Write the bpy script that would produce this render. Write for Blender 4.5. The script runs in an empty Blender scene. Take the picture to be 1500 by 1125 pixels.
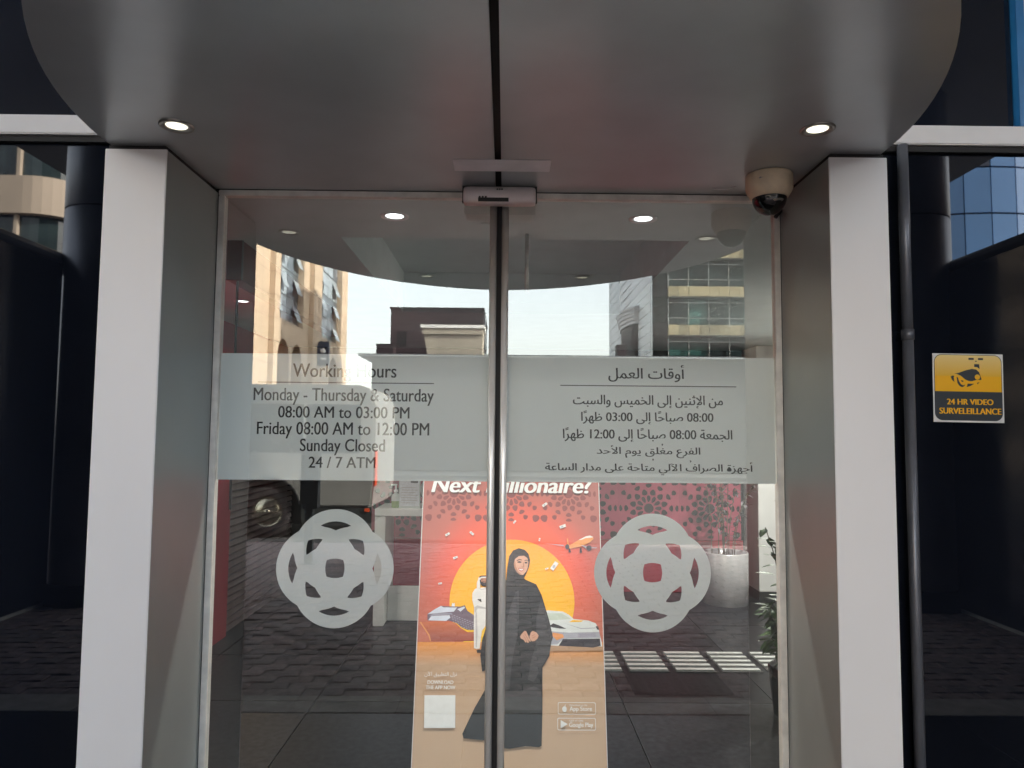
import bpy, bmesh, math, random
from mathutils import Vector, Matrix
from mathutils.geometry import tessellate_polygon, interpolate_bezier
random.seed(7)
scene = bpy.context.scene
COL = scene.collection
R = math.radians
PI = math.pi

# ------------------------------------------------------------------ camera
cam = bpy.data.cameras.new('camera'); camo = bpy.data.objects.new('camera', cam); COL.objects.link(camo)
cam.sensor_width = 36.0; cam.lens = 1083.0/1500.0*36.0; cam.clip_start = 0.05; cam.clip_end = 2000
yaw, pitch, roll = math.atan(9.3/1083), math.atan(75.6/1083), 0.0085
fwd = Vector((math.sin(yaw)*math.cos(pitch), math.cos(yaw)*math.cos(pitch), math.sin(pitch)))
right = Vector((math.cos(yaw), -math.sin(yaw), 0)); up = right.cross(fwd)
rr = right*math.cos(roll)+up*math.sin(roll); uu = -right*math.sin(roll)+up*math.cos(roll)
camo.matrix_world = Matrix(((rr.x, uu.x, -fwd.x, 0), (rr.y, uu.y, -fwd.y, -2.51), (rr.z, uu.z, -fwd.z, 1.55), (0, 0, 0, 1)))
scene.camera = camo

# ------------------------------------------------------------------ light
SUN = Vector((0.86, 0.26, 0.50)).normalized()
world = bpy.data.worlds.new('World'); scene.world = world; world.use_nodes = True
wn = world.node_tree.nodes; wl = world.node_tree.links
sky = wn.new('ShaderNodeTexSky'); sky.sky_type = 'NISHITA'; sky.sun_disc = False
sky.sun_elevation = math.asin(SUN.z); sky.sun_rotation = math.atan2(SUN.x, SUN.y)
sky.air_density = 1.4; sky.dust_density = 2.2; sky.ozone_density = 1.0
bg = wn['Background']; bg.inputs['Strength'].default_value = 0.15
hz = wn.new('ShaderNodeHueSaturation'); hz.inputs['Saturation'].default_value = .28     # dusty Gulf haze
wl.new(sky.outputs['Color'], hz.inputs['Color']); wl.new(hz.outputs['Color'], bg.inputs['Color'])
sl = bpy.data.lights.new('sun', 'SUN'); sl.energy = 3.2; sl.angle = R(0.5); sl.color = (1, .93, .82)
so = bpy.data.objects.new('sun', sl); COL.objects.link(so)
so.rotation_euler = SUN.to_track_quat('Z', 'Y').to_euler(); so.location = (30, 10, 40)
vs = scene.view_settings
vs.view_transform = 'Standard'; vs.look = 'None'; vs.exposure = 3.42; vs.gamma = 1.0; vs.use_curve_mapping = False
cy = scene.cycles
cy.use_denoising = True; cy.max_bounces = 10; cy.diffuse_bounces = 4; cy.glossy_bounces = 6
cy.transmission_bounces = 8; cy.transparent_max_bounces = 24; cy.caustics_reflective = False; cy.caustics_refractive = False
cy.sample_clamp_indirect = 6.0

# ------------------------------------------------------------------ materials
def newmat(name):
    m = bpy.data.materials.new(name); m.use_nodes = True
    return m, m.node_tree.nodes, m.node_tree.links, m.node_tree.nodes['Principled BSDF']
def mat(name, col, rough=0.6, metal=0.0, var=0.12, scale=6.0, bump=0.0, bscale=40.0, ior=1.5, tint=None, stretch=(1, 1, 1)):
    m, n, l, p = newmat(name)
    p.inputs['Roughness'].default_value = rough; p.inputs['Metallic'].default_value = metal; p.inputs['IOR'].default_value = ior
    tc = n.new('ShaderNodeTexCoord'); mp = n.new('ShaderNodeMapping'); mp.inputs['Scale'].default_value = stretch
    l.new(tc.outputs['Object'], mp.inputs['Vector'])
    nz = n.new('ShaderNodeTexNoise'); nz.inputs['Scale'].default_value = scale; nz.inputs['Detail'].default_value = 5
    l.new(mp.outputs['Vector'], nz.inputs['Vector'])
    rp = n.new('ShaderNodeValToRGB')
    c2 = tint or tuple(c*(1-2*var) for c in col); c1 = tuple(min(1, c*(1+var)) for c in col)
    rp.color_ramp.elements[0].color = (*c2, 1); rp.color_ramp.elements[0].position = .3
    rp.color_ramp.elements[1].color = (*c1, 1); rp.color_ramp.elements[1].position = .7
    l.new(nz.outputs['Fac'], rp.inputs['Fac']); l.new(rp.outputs['Color'], p.inputs['Base Color'])
    if bump:
        n2 = n.new('ShaderNodeTexNoise'); n2.inputs['Scale'].default_value = bscale; n2.inputs['Detail'].default_value = 4
        l.new(mp.outputs['Vector'], n2.inputs['Vector'])
        b = n.new('ShaderNodeBump'); b.inputs['Strength'].default_value = bump; b.inputs['Distance'].default_value = .01
        l.new(n2.outputs['Fac'], b.inputs['Height']); l.new(b.outputs['Normal'], p.inputs['Normal'])
    return m
def emis(name, col, s):
    m, n, l, p = newmat(name)
    p.inputs['Base Color'].default_value = (*col, 1); p.inputs['Emission Color'].default_value = (*col, 1); p.inputs['Emission Strength'].default_value = s
    return m
def tileish(name, col, mortar, bw, bh, rough=.6, msize=.02, var=.06, axis='xz', bumpy=0.0):
    """stone cladding whose joints are drawn by a brick texture, for walls too far off to pick panels apart"""
    m, n, l, p = newmat(name); p.inputs['Roughness'].default_value = rough
    tc = n.new('ShaderNodeTexCoord'); sp = n.new('ShaderNodeSeparateXYZ'); cb = n.new('ShaderNodeCombineXYZ')
    l.new(tc.outputs['Object'], sp.inputs[0])
    ax = {'x': 'X', 'y': 'Y', 'z': 'Z'}
    l.new(sp.outputs[ax[axis[0]]], cb.inputs['X']); l.new(sp.outputs[ax[axis[1]]], cb.inputs['Y'])
    b = n.new('ShaderNodeTexBrick'); b.inputs['Scale'].default_value = 1; b.inputs['Brick Width'].default_value = bw; b.inputs['Row Height'].default_value = bh
    b.inputs['Mortar Size'].default_value = msize; b.offset = 0.0
    b.inputs['Color1'].default_value = (*[c*(1+var) for c in col], 1); b.inputs['Color2'].default_value = (*[c*(1-var) for c in col], 1); b.inputs['Mortar'].default_value = (*mortar, 1)
    l.new(cb.outputs[0], b.inputs['Vector']); l.new(b.outputs['Color'], p.inputs['Base Color'])
    return m

M = {}
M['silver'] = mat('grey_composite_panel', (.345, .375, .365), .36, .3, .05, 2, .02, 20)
M['kerb_dark'] = mat('darkened_kerb', (.075, .07, .066), .9, 0, .2, 8, .3, 60)  # kerb colour darkened to take down its sunlit line
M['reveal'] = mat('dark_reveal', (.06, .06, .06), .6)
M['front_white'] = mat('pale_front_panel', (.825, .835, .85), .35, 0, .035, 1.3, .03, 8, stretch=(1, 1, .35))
M['soffit'] = mat('satin_grey_soffit_panel', (.55, .585, .605), .28, .30, .10, 1.8, .14, 3.5)
M['gap'] = mat('black_rubber', (.012, .011, .012), .7)
M['seal'] = mat('cream_seal_profile', (.84, .82, .77), .5, 0, .08, 20)
M['chrome'] = mat('polished_steel', (.86, .84, .80), .26, .35, .05, 12, stretch=(1, 1, .1))
M['black_glass'] = mat('black_glass', (.007, .009, .015), .015, 0, .1, 2, ior=1.75)
M['navy_glass'] = mat('navy_glass', (.010, .013, .022), .05, 0, .15, 2, ior=1.7)
M['white_metal'] = mat('white_coated_metal', (.72, .71, .72), .4, 0, .03)
M['dark_clad'] = mat('dark_blue_grey_cladding', (.27, .30, .37), .35, .3, .1, 2)
M['black_wall'] = mat('black_polished_stone', (.008, .009, .012), .15, 0, .3, 3)
M['black_tube'] = mat('black_powder_coat', (.012, .012, .014), .35, 0, .2)
M['overhang'] = mat('dark_soffit_board', (.075, .078, .085), .5, 0, .15, 1.5)
M['concrete'] = mat('kerb_concrete', (.46, .445, .42), .85, 0, .15, 9, .3, 60)
M['tile'] = mat('dark_granite_tile', (.020, .020, .022), .30, 0, .3, 30, ior=1.16)
M['grout'] = mat('pale_grout', (.20, .195, .19), .8)
M['paver'] = mat('red_grey_paver', (.43, .33, .325), .85, 0, .18, 14, .5, 120, tint=(.18, .145, .14))
M['paver2'] = mat('grey_paver', (.36, .30, .30), .85, 0, .18, 14, .5, 120, tint=(.16, .14, .14))
M['sand'] = mat('jointing_sand', (.12, .105, .095), .95, 0, .2, 20, .3, 90)
M['asphalt'] = mat('asphalt', (.040, .039, .038), .9, 0, .15, 5, .4, 90)
M['ground'] = mat('dusty_ground', (.22, .19, .16), .95, 0, .15, .2)
M['road_white'] = mat('road_paint', (.7, .7, .68), .7, 0, .08, 10)
M['mat'] = mat('dark_ribbed_matting', (.075, .08, .088), .85, 0, .4, 45, .9, 70)
M['alu'] = mat('aluminium_bar', (.62, .64, .62), .35, .6, .06, 20)
M['sensor'] = mat('pale_pink_plastic', (.94, .86, .86), .35, 0, .03, 20)
M['black_plastic'] = mat('black_plastic', (.01, .01, .011), .4)
M['paper'] = mat('grey_paper', (.86, .85, .90), .8, 0, .04, 15)
M['beige_plastic'] = mat('aged_beige_plastic', (.90, .76, .55), .5, 0, .08, 25)
M['dome'] = mat('smoked_dome', (.006, .006, .007), .03, 0, .1, ior=1.6)
M['lens_metal'] = mat('brushed_ring', (.42, .40, .37), .35, .8, .1, 30)
M['lamp'] = emis('lit_downlight', (1, .95, .76), .15)
M['lamp_in'] = emis('lit_indoor_downlight', (.93, 1, 1), .4)
M['text'] = mat('black_vinyl_lettering', (.008, .009, .01), .5)
M['ceil'] = mat('indoor_ceiling_paint', (.46, .55, .56), .8, 0, .03)
M['wall_in'] = mat('indoor_grey_wall', (.42, .41, .40), .7, 0, .05)
M['red_wall'] = mat('indoor_red_wall', (.29, .012, .026), .35, 0, .12, 2)
M['red_dark'] = mat('dark_red_laminate', (.10, .012, .018), .3, 0, .15, 3)
M['lattice'] = mat('rose_lattice_board', (.38, .06, .10), .45, 0, .12, 4)
M['lattice_dark'] = mat('dark_plum_backing', (.035, .008, .014), .5)
M['slat'] = mat('dark_slat', (.16, .125, .122), .4, 0, .2, 8)
M['desk'] = mat('white_laminate', (.70, .72, .69), .4, 0, .04)
M['pillar_white'] = mat('white_painted_pillar', (.60, .60, .59), .7, 0, .04)
M['skirting'] = mat('dark_skirting', (.03, .03, .03), .5)
M['steel'] = mat('brushed_steel_planter', (.62, .62, .62), .25, .45, .06, 30, stretch=(20, 20, .3))
M['soil'] = mat('potting_soil', (.05, .035, .025), .95, 0, .3, 40, .5)
M['leaf'] = mat('green_leaf', (.055, .10, .035), .45, 0, .35, 30, tint=(.028, .055, .025))
M['leaf2'] = mat('purple_green_leaf', (.09, .06, .085), .5, 0, .3, 25, tint=(.04, .06, .035))
M['stem'] = mat('plant_stem', (.10, .08, .04), .8)
M['van'] = mat('white_van_paint', (.20, .195, .185), .3, 0, .03)
M['van_dark'] = mat('dark_sill_plastic', (.02, .024, .024), .5, 0, .2)
M['rubber'] = mat('tyre_rubber', (.022, .018, .02), .75, 0, .2, 20)
M['hub'] = mat('tarnished_hub_cap', (.62, .56, .42), .25, 1.0, .12, 12)
M['van_glass'] = mat('tinted_van_glass', (.012, .014, .016), .05)
M['red_lamp'] = mat('red_marker_lens', (.65, .08, .02), .2)
M['meter'] = mat('dark_slate_cabinet', (.030, .040, .048), .45, 0, .15)
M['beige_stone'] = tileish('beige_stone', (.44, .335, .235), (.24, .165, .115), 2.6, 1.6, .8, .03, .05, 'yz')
M['beige_shade'] = mat('shaded_arch_recess', (.30, .19, .13), .8, 0, .08, .6)  # shade inside the arches put into a darker beige
M['win_grey'] = mat('blue_grey_window_glass', (.10, .12, .14), .30, 0, .2, .7, tint=(.05, .065, .08))
M['win_grey2'] = mat('pale_blind_window', (.26, .30, .33), .3, 0, .15, .7)
M['mullion'] = mat('grey_mullion', (.20, .21, .22), .4, .4)
M['navy_sign'] = mat('navy_sign_face', (.012, .018, .045), .4)
M['white'] = mat('matt_white_print', (.80, .80, .80), .6, 0, .02)
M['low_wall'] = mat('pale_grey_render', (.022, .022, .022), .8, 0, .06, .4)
M['low_dark'] = mat('dark_shopfront_glass', (.022, .022, .024), .12, 0, .2)
M['maroon'] = mat('maroon_cladding', (.020, .009, .013), .55, 0, .18, .5)
M['taupe'] = mat('taupe_render', (.30, .262, .21), .85, 0, .08, .5, stretch=(3, 1, .3))
M['pale_trim'] = mat('pale_cornice', (.66, .65, .62), .7, 0, .03)
M['clad_white'] = mat('white_ribbed_cladding', (.50, .53, .55), .45, .2, .05, .5)
M['clad_bay'] = mat('bay_cladding', (.42, .42, .44), .5, .1, .05, .5)
M['teal_glass'] = mat('teal_glass', (.05, .15, .135), .08, 0, .5, .45, tint=(.012, .03, .03))
M['dark_glass'] = mat('dark_office_glass', (.022, .034, .036), .06, 0, .6, .5)
M['spandrel'] = mat('straw_yellow_panel', (.40, .34, .20), .5, 0, .05, .5)
M['rail'] = mat('pale_steel_rail', (.62, .64, .62), .4, .3)
M['blue_glass'] = mat('blue_curtain_glass', (.06, .20, .46), .06, 0, .25, .06, ior=1.7)
M['stone_pink'] = mat('pinkish_stone', (.42, .31, .25), .8, 0, .08, .5)
M['office'] = mat('cream_office_concrete', (.40, .33, .26), .8, 0, .1, .4)
M['blue_fin'] = mat('bright_blue_fin', (.02, .16, .40), .35)
M['pale_panel'] = mat('pale_side_panel', (.55, .50, .48), .5)
M['pipe'] = mat('grey_pipe', (.16, .17, .20), .35, .3)
M['notice'] = mat('printed_notice', (.62, .66, .70), .6, 0, .1, 60)
M['gel'] = mat('green_gel', (.20, .30, .10), .15, 0, .1)
M['clear'] = mat('clear_plastic', (.50, .55, .52), .12, 0, .05)

def vinyl():
    m, n, l, p = newmat('frosted_vinyl')
    p.inputs['Base Color'].default_value = (.90, .915, .90, 1); p.inputs['Roughness'].default_value = .55
    t = n.new('ShaderNodeBsdfTranslucent'); t.inputs['Color'].default_value = (.55, .58, .56, 1)
    x = n.new('ShaderNodeMixShader'); x.inputs['Fac'].default_value = .06
    nz = n.new('ShaderNodeTexNoise'); nz.inputs['Scale'].default_value = 3; tc = n.new('ShaderNodeTexCoord'); l.new(tc.outputs['Object'], nz.inputs['Vector'])
    rp = n.new('ShaderNodeValToRGB'); rp.color_ramp.elements[0].color = (.885, .90, .885, 1); rp.color_ramp.elements[1].color = (.91, .93, .915, 1)
    l.new(nz.outputs['Fac'], rp.inputs['Fac']); l.new(rp.outputs['Color'], p.inputs['Base Color'])
    l.new(p.outputs[0], x.inputs[1]); l.new(t.outputs[0], x.inputs[2]); l.new(x.outputs[0], n['Material Output'].inputs['Surface'])
    return m
M['vinyl'] = vinyl()
for q in ('paver', 'paver2', 'tile', 'spandrel', 'win_grey'):      # piece to piece variation
    n, l = M[q].node_tree.nodes, M[q].node_tree.links; p = n['Principled BSDF']; src = p.inputs['Base Color'].links[0].from_socket
    oi = n.new('ShaderNodeObjectInfo'); mr = n.new('ShaderNodeMapRange'); mr.inputs['To Min'].default_value = .68; mr.inputs['To Max'].default_value = 1.22
    l.new(oi.outputs['Random'], mr.inputs['Value']); vm = n.new('ShaderNodeVectorMath'); vm.operation = 'SCALE'
    l.new(src, vm.inputs[0]); l.new(mr.outputs[0], vm.inputs['Scale']); l.new(vm.outputs[0], p.inputs['Base Color'])
def glass(name, tint, refl):
    m, n, l, p = newmat(name); n.remove(p)
    t = n.new('ShaderNodeBsdfTransparent'); t.inputs['Color'].default_value = (*tint, 1)
    if refl:
        g = n.new('ShaderNodeBsdfGlossy'); g.inputs['Roughness'].default_value = 0.0; g.inputs['Color'].default_value = (.96, 1, .99, 1)
        x = n.new('ShaderNodeMixShader'); x.inputs['Fac'].default_value = refl
        l.new(t.outputs[0], x.inputs[1]); l.new(g.outputs[0], x.inputs[2])
        d = n.new('ShaderNodeBsdfDiffuse'); d.inputs['Color'].default_value = (.6, .6, .58, 1); x2 = n.new('ShaderNodeMixShader')   # dust film and finger smears
        tc = n.new('ShaderNodeTexCoord'); mp = n.new('ShaderNodeMapping'); mp.inputs['Scale'].default_value = (3.2, 1, 1.3); nz = n.new('ShaderNodeTexNoise'); nz.inputs['Scale'].default_value = 2.2; nz.inputs['Detail'].default_value = 6; nz.inputs['Distortion'].default_value = 1.2
        l.new(tc.outputs['Object'], mp.inputs['Vector']); l.new(mp.outputs[0], nz.inputs['Vector'])
        mr = n.new('ShaderNodeMapRange'); mr.inputs['From Min'].default_value = .5; mr.inputs['From Max'].default_value = .8; mr.inputs['To Max'].default_value = .032
        l.new(nz.outputs['Fac'], mr.inputs['Value']); l.new(mr.outputs[0], x2.inputs['Fac']); l.new(x.outputs[0], x2.inputs[1]); l.new(d.outputs[0], x2.inputs[2])
        l.new(x2.outputs[0], n['Material Output'].inputs['Surface'])
    else: l.new(t.outputs[0], n['Material Output'].inputs['Surface'])
    return m
M['glass_front'] = glass('coated_glass_face', (1, 1, 1), .152)
M['glass_body'] = glass('glass_edge_and_back', (.93, .965, .955), 0)
PRINT = [
('printed_sand','sand',[(-420.7,659.4),(423.5,664.3),(455.9,149.5),(-440.6,145.8)]),
('printed_sun','sun',[(220.2,663.3),(236.5,683.5),(250.7,705.1),(262.7,728),(272.4,752),(279.7,776.7),(284.5,802.1),(286.8,827.9),(286.5,853.8),(283.6,879.7),(278,905.2),(270,930.1),(259.4,954.2),(246.3,977.3),(231,999.1),(213.5,1019.3),(194,1037.9),(172.6,1054.6),(149.6,1069.2),(125.2,1081.5),(99.7,1091.5),(73.2,1099.1),(46,1104.1),(18.4,1106.5),(-9.2,1106.3),(-36.8,1103.5),(-63.8,1098.1),(-90.2,1090.2),(-115.6,1079.8),(-139.9,1067.1),(-162.6,1052.2),(-183.7,1035.3),(-203,1016.5),(-220.2,996),(-235.2,974),(-247.9,950.8),(-258.2,926.6),(-266,901.6),(-271.2,876.1),(-273.8,850.3),(-273.8,824.4),(-271.2,798.7),(-266.1,773.4),(-258.5,748.8),(-248.6,725),(-236.3,702.3),(-221.9,680.8),(-205.5,660.8)]),
('printed_hull','hull',[(-404.7,744.3),(-372.6,742.7),(-320,748.4),(-270.9,745.8),(-244.3,739.9),(-221.1,720.3),(-190.5,702.6),(-156.7,702.8),(-155.9,664.5),(-352.4,663.3),(-362.9,690.9)]),
('printed_bow_edge','hulllite',[(-404.7,744.3),(-397.2,744.4),(-357.3,691),(-348.7,663.4),(-354.3,663.3),(-362.7,687.4)]),
('printed_decks','shipdark',[(-369.2,751.7),(-364.8,782.4),(-370.2,777),(-340.8,797.1),(-311,812.9),(-265.4,810.2),(-223.6,810.5),(-204.8,816.1),(-192.8,792.5),(-169.7,778.2),(-160.1,772.8),(-158.8,711.7),(-190.8,711.6),(-217.4,722.1),(-236.7,738.1),(-267.2,748.7),(-289.9,750.4)]),
('printed_deck','shipwhite',[(-370.2,777),(-337,798.9),(-311,812.9),(-299.4,806.4),(-238.7,806.8),(-253.3,788.5),(-321.3,782.7)]),
('printed_deck','shipwhite',[(-365.4,751),(-352.9,769.8),(-271.7,773.2),(-267.6,763.1),(-286,748.6)]),
('printed_deck','shipgrey',[(-362.4,770.5),(-340.1,780.8),(-256.9,783.1),(-268,775.8)]),
('printed_deck','shipwhite',[(-238.5,799.5),(-208.4,810.6),(-202.6,807),(-223,788.7)]),
('printed_balcony','shipgrey',[(-264.3,777.6),(-257.8,776.2),(-257.7,772.6),(-264.2,774)]),
('printed_balcony','shipgrey',[(-261.8,768.2),(-255.3,766.8),(-255.2,763.2),(-261.6,764.6)]),
('printed_balcony','shipgrey',[(-259.2,758.9),(-252.7,757.5),(-252.6,753.9),(-259.1,755.3)]),
('printed_balcony','shipgrey',[(-256.6,749.5),(-250.2,748.1),(-250.1,744.5),(-256.5,745.9)]),
('printed_balcony','shipgrey',[(-252.8,773.7),(-246.4,772.3),(-246.3,768.7),(-252.7,770.1)]),
('printed_balcony','shipgrey',[(-250.3,764.3),(-243.8,762.9),(-243.7,759.3),(-250.2,760.7)]),
('printed_balcony','shipgrey',[(-247.7,755),(-241.3,753.6),(-241.2,750),(-247.6,751.4)]),
('printed_balcony','shipgrey',[(-245.2,745.6),(-238.7,744.2),(-238.6,740.6),(-245.1,742)]),
('printed_balcony','shipgrey',[(-241.4,769.8),(-234.9,768.4),(-234.8,764.8),(-241.3,766.2)]),
('printed_balcony','shipgrey',[(-238.8,760.4),(-232.4,759),(-232.3,755.4),(-238.7,756.8)]),
('printed_balcony','shipgrey',[(-236.3,751.1),(-229.8,749.7),(-229.7,746.1),(-236.2,747.5)]),
('printed_balcony','shipgrey',[(-233.8,741.7),(-227.3,740.3),(-227.2,736.8),(-233.7,738.2)]),
('printed_balcony','shipgrey',[(-229.9,765.9),(-223.5,764.5),(-223.4,760.9),(-229.8,762.3)]),
('printed_balcony','shipgrey',[(-227.4,756.5),(-220.9,755.1),(-220.8,751.5),(-227.3,752.9)]),
('printed_balcony','shipgrey',[(-224.9,747.2),(-218.4,745.8),(-218.3,742.2),(-224.8,743.6)]),
('printed_balcony','shipgrey',[(-222.3,737.9),(-215.9,736.5),(-215.8,732.9),(-222.2,734.3)]),
('printed_balcony','shipgrey',[(-219.8,728.6),(-213.4,727.2),(-213.3,723.6),(-219.7,725)]),
('printed_balcony','shipgrey',[(-218.5,762),(-212,760.6),(-211.9,757),(-218.4,758.4)]),
('printed_balcony','shipgrey',[(-215.9,752.6),(-209.5,751.2),(-209.4,747.6),(-215.9,749)]),
('printed_balcony','shipgrey',[(-213.4,743.3),(-207,741.9),(-206.9,738.3),(-213.3,739.7)]),
('printed_balcony','shipgrey',[(-210.9,734),(-204.5,732.6),(-204.4,729),(-210.8,730.4)]),
('printed_balcony','shipgrey',[(-208.4,724.7),(-202,723.3),(-201.9,719.7),(-208.3,721.1)]),
('printed_balcony','shipgrey',[(-207,758.1),(-200.6,756.7),(-200.5,753.1),(-206.9,754.5)]),
('printed_balcony','shipgrey',[(-204.5,748.8),(-198.1,747.4),(-198,743.8),(-204.4,745.2)]),
('printed_balcony','shipgrey',[(-202,739.4),(-195.6,738),(-195.5,734.4),(-201.9,735.8)]),
('printed_balcony','shipgrey',[(-199.5,730.1),(-193.1,728.7),(-193,725.1),(-199.4,726.5)]),
('printed_balcony','shipgrey',[(-197,720.8),(-190.6,719.4),(-190.5,715.8),(-196.9,717.2)]),
('printed_balcony','shipgrey',[(-195.6,754.2),(-189.1,752.8),(-189,749.2),(-195.5,750.6)]),
('printed_balcony','shipgrey',[(-193.1,744.9),(-186.6,743.5),(-186.6,739.9),(-193,741.3)]),
('printed_balcony','shipgrey',[(-190.6,735.5),(-184.2,734.1),(-184.1,730.6),(-190.5,732)]),
('printed_balcony','shipgrey',[(-188.1,726.2),(-181.7,724.8),(-181.6,721.3),(-188,722.7)]),
('printed_balcony','shipgrey',[(-185.6,716.9),(-179.2,715.6),(-179.1,712),(-185.5,713.4)]),
('printed_balcony','shipgrey',[(-184.2,750.3),(-177.7,748.9),(-177.6,745.3),(-184.1,746.7)]),
('printed_balcony','shipgrey',[(-181.7,741),(-175.2,739.6),(-175.1,736),(-181.6,737.4)]),
('printed_balcony','shipgrey',[(-179.2,731.7),(-172.8,730.3),(-172.7,726.7),(-179.1,728.1)]),
('printed_balcony','shipgrey',[(-176.7,722.4),(-170.3,721),(-170.2,717.4),(-176.6,718.8)]),
('printed_balcony','shipgrey',[(-172.7,746.4),(-166.3,745),(-166.2,741.4),(-172.7,742.8)]),
('printed_balcony','shipgrey',[(-170.3,737.1),(-163.8,735.7),(-163.7,732.1),(-170.2,733.5)]),
('printed_balcony','shipgrey',[(-167.8,727.8),(-161.4,726.4),(-161.3,722.8),(-167.7,724.2)]),
('printed_balcony','shipgrey',[(-165.3,718.5),(-158.9,717.1),(-158.8,713.5),(-165.2,714.9)]),
('printed_mast','shipwhite',[(-263.5,810.3),(-261.3,824.8),(-258.3,826.7),(-257.3,821.2),(-250.7,826.7),(-249.4,810.3)]),
('printed_robe','robe',[(-160.7,887.2),(-145.5,891.7),(-103.4,893.8),(-94.7,829.5),(-97.2,742.6),(-112,728.1),(-126.7,706.6),(-131.5,663.9),(-134.7,633.9),(-149.6,632.7),(-159.7,635.5),(-163,749.4),(-162.8,807.2),(-171.9,840),(-171.8,869.4)]),
('printed_robe_fold','robeshade',[(-162,807.3),(-147.8,816.4),(-107.7,805.8),(-107.6,800.3),(-147.5,803),(-159.1,778.3)]),
('printed_robe_fold','robeshade',[(-156.4,778.3),(-150.3,792.8),(-145.2,692.2),(-147.8,639.1),(-152.3,639.1)]),
('printed_robe_fold','robeshade',[(-145.5,891.7),(-135.8,887.3),(-107.2,890.1),(-107.1,887.5),(-133.8,882.5)]),
('printed_arm_shadow','hair',[(-150.2,842),(-133.1,843.9),(-129.8,829.3),(-140.5,834.7)]),
('printed_headscarf','robe',[(-144.5,938.1),(-135,944.5),(-102.3,945.9),(-97.7,895.7),(-107.2,891.9),(-115.1,904.9),(-138.1,908.4),(-137.8,891.7),(-153.1,889.8),(-152.8,913.9)]),
('printed_head_cord','hair',[(-142.6,940.7),(-135,945.3),(-102.3,946.6),(-102.2,941.4),(-131.1,940.8),(-141.7,935.5)]),
('printed_face','skin',[(-136.7,932.6),(-127.1,935.2),(-104.1,935.4),(-103.6,904.9),(-115,902.3),(-128.5,904.8),(-136.4,915.8)]),
('printed_beard','hair',[(-140.8,925.1),(-135.5,928.9),(-133.3,917.7),(-122.9,913.3),(-103.7,914.2),(-103.5,901.2),(-114.9,897.4),(-128.4,899.9),(-137,908.4)]),
('printed_eyebrow','hair',[(-133.5,928.9),(-126.3,930),(-126.2,928.5),(-133.1,927.4)]),
('printed_moustache','hair',[(-130.7,917.7),(-119.2,919.3),(-111.5,917.1),(-111.4,915.3),(-119.9,916.7),(-129.8,914.8)]),
('printed_shoe','hair',[(-148.3,626.8),(-140.2,630.3),(-129,628.6),(-128.7,616.4),(-145.5,616.3)]),
('printed_car_shadow','carshade',[(172.6,647.3),(408.2,648.7),(407.5,628.5),(172.3,624.7)]),
('printed_car_roof','carwhite',[(141.5,792.9),(168.6,796.7),(233.7,791.9),(260.6,778.1),(284.5,757.6),(173.6,749.2),(141.2,754.1)]),
('printed_windscreen','carglass',[(157.7,784.2),(228.2,784.6),(271.1,760.1),(179,754.4),(152,759.4)]),
('printed_car_body','carwhite',[(141.2,751.6),(195.3,755.5),(284.6,760.2),(346.7,754.4),(378.8,742.7),(391.6,719.7),(396.2,694.2),(403.3,663.8),(405.4,646.2),(338.4,643.2),(258.2,650.4),(210,647.6),(151.2,649.7)]),
('printed_bumper','cargrey',[(178.5,708.2),(259.2,702.6),(393.9,707),(398.5,681.5),(258.8,678.2),(226.4,670.4),(207.4,652.6),(178,652.4)]),
('printed_grille','cardark',[(231.9,675.5),(395.7,679),(398.5,648.6),(365.1,640.9),(327.7,643.2),(212.7,647.6)]),
('printed_side_tint','hulllite',[(186.6,703.2),(232.2,695.8),(237.4,683.1),(205,670.3),(186.4,687.9)]),
('printed_headlight','cardark',[(173.4,731.2),(189.7,741.6),(213.9,734),(248.7,718.9),(219.1,719.7),(184.1,724.6)]),
('printed_headlight','cardark',[(378.4,729.9),(389.3,731),(394.2,714.6),(383.5,717.1)]),
('printed_number_plate','shipgrey',[(297.9,698.8),(377.6,700.2),(378.2,686.5),(297.6,684.5)]),
('printed_bonnet_glint','sun',[(276.4,756),(325.1,754.2),(314.1,748.5),(260,747.1)]),
('printed_bonnet_line','cargrey',[(232.9,744.4),(313.5,721.8),(378.3,724.8),(378.2,721.7),(313.4,718.2)]),
('printed_fuselage','hulllite',[(246.5,1078.5),(271.7,1084.2),(311.3,1107.5),(345.3,1124.3),(365,1127.7),(378.8,1120.7),(379.6,1111.3),(361.3,1095.8),(321.8,1078),(271.4,1067.8)]),
('printed_plane_top','robe',[(311.3,1107.5),(345.3,1124.3),(365,1127.7),(378.8,1120.7),(367.5,1117.8),(345.1,1116),(322.5,1107.6)]),
('printed_tail','hulllite',[(257.2,1112.6),(261.1,1114.3),(266.1,1084.1),(259.4,1081.3)]),
('printed_wing','cargrey',[(321.9,1084.5),(360.8,1074.9),(394.2,1074.1),(394.1,1070.8),(343.9,1069.4)]),
('printed_wing','cargrey',[(149.1,1091.5),(238.3,1083.9),(246.5,1077.4),(238.2,1079.6)]),
('printed_engine','cardark',[(267.7,1076.5),(267.2,1073.1),(265.8,1070),(263.6,1067.6),(260.9,1066),(258,1065.5),(255.1,1066),(252.5,1067.5),(250.4,1069.9),(249.1,1073),(248.7,1076.3),(249.2,1079.7),(250.6,1082.8),(252.8,1085.2),(255.5,1086.8),(258.4,1087.4),(261.3,1086.8),(263.9,1085.3),(266,1082.9),(267.3,1079.9)]),
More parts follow.
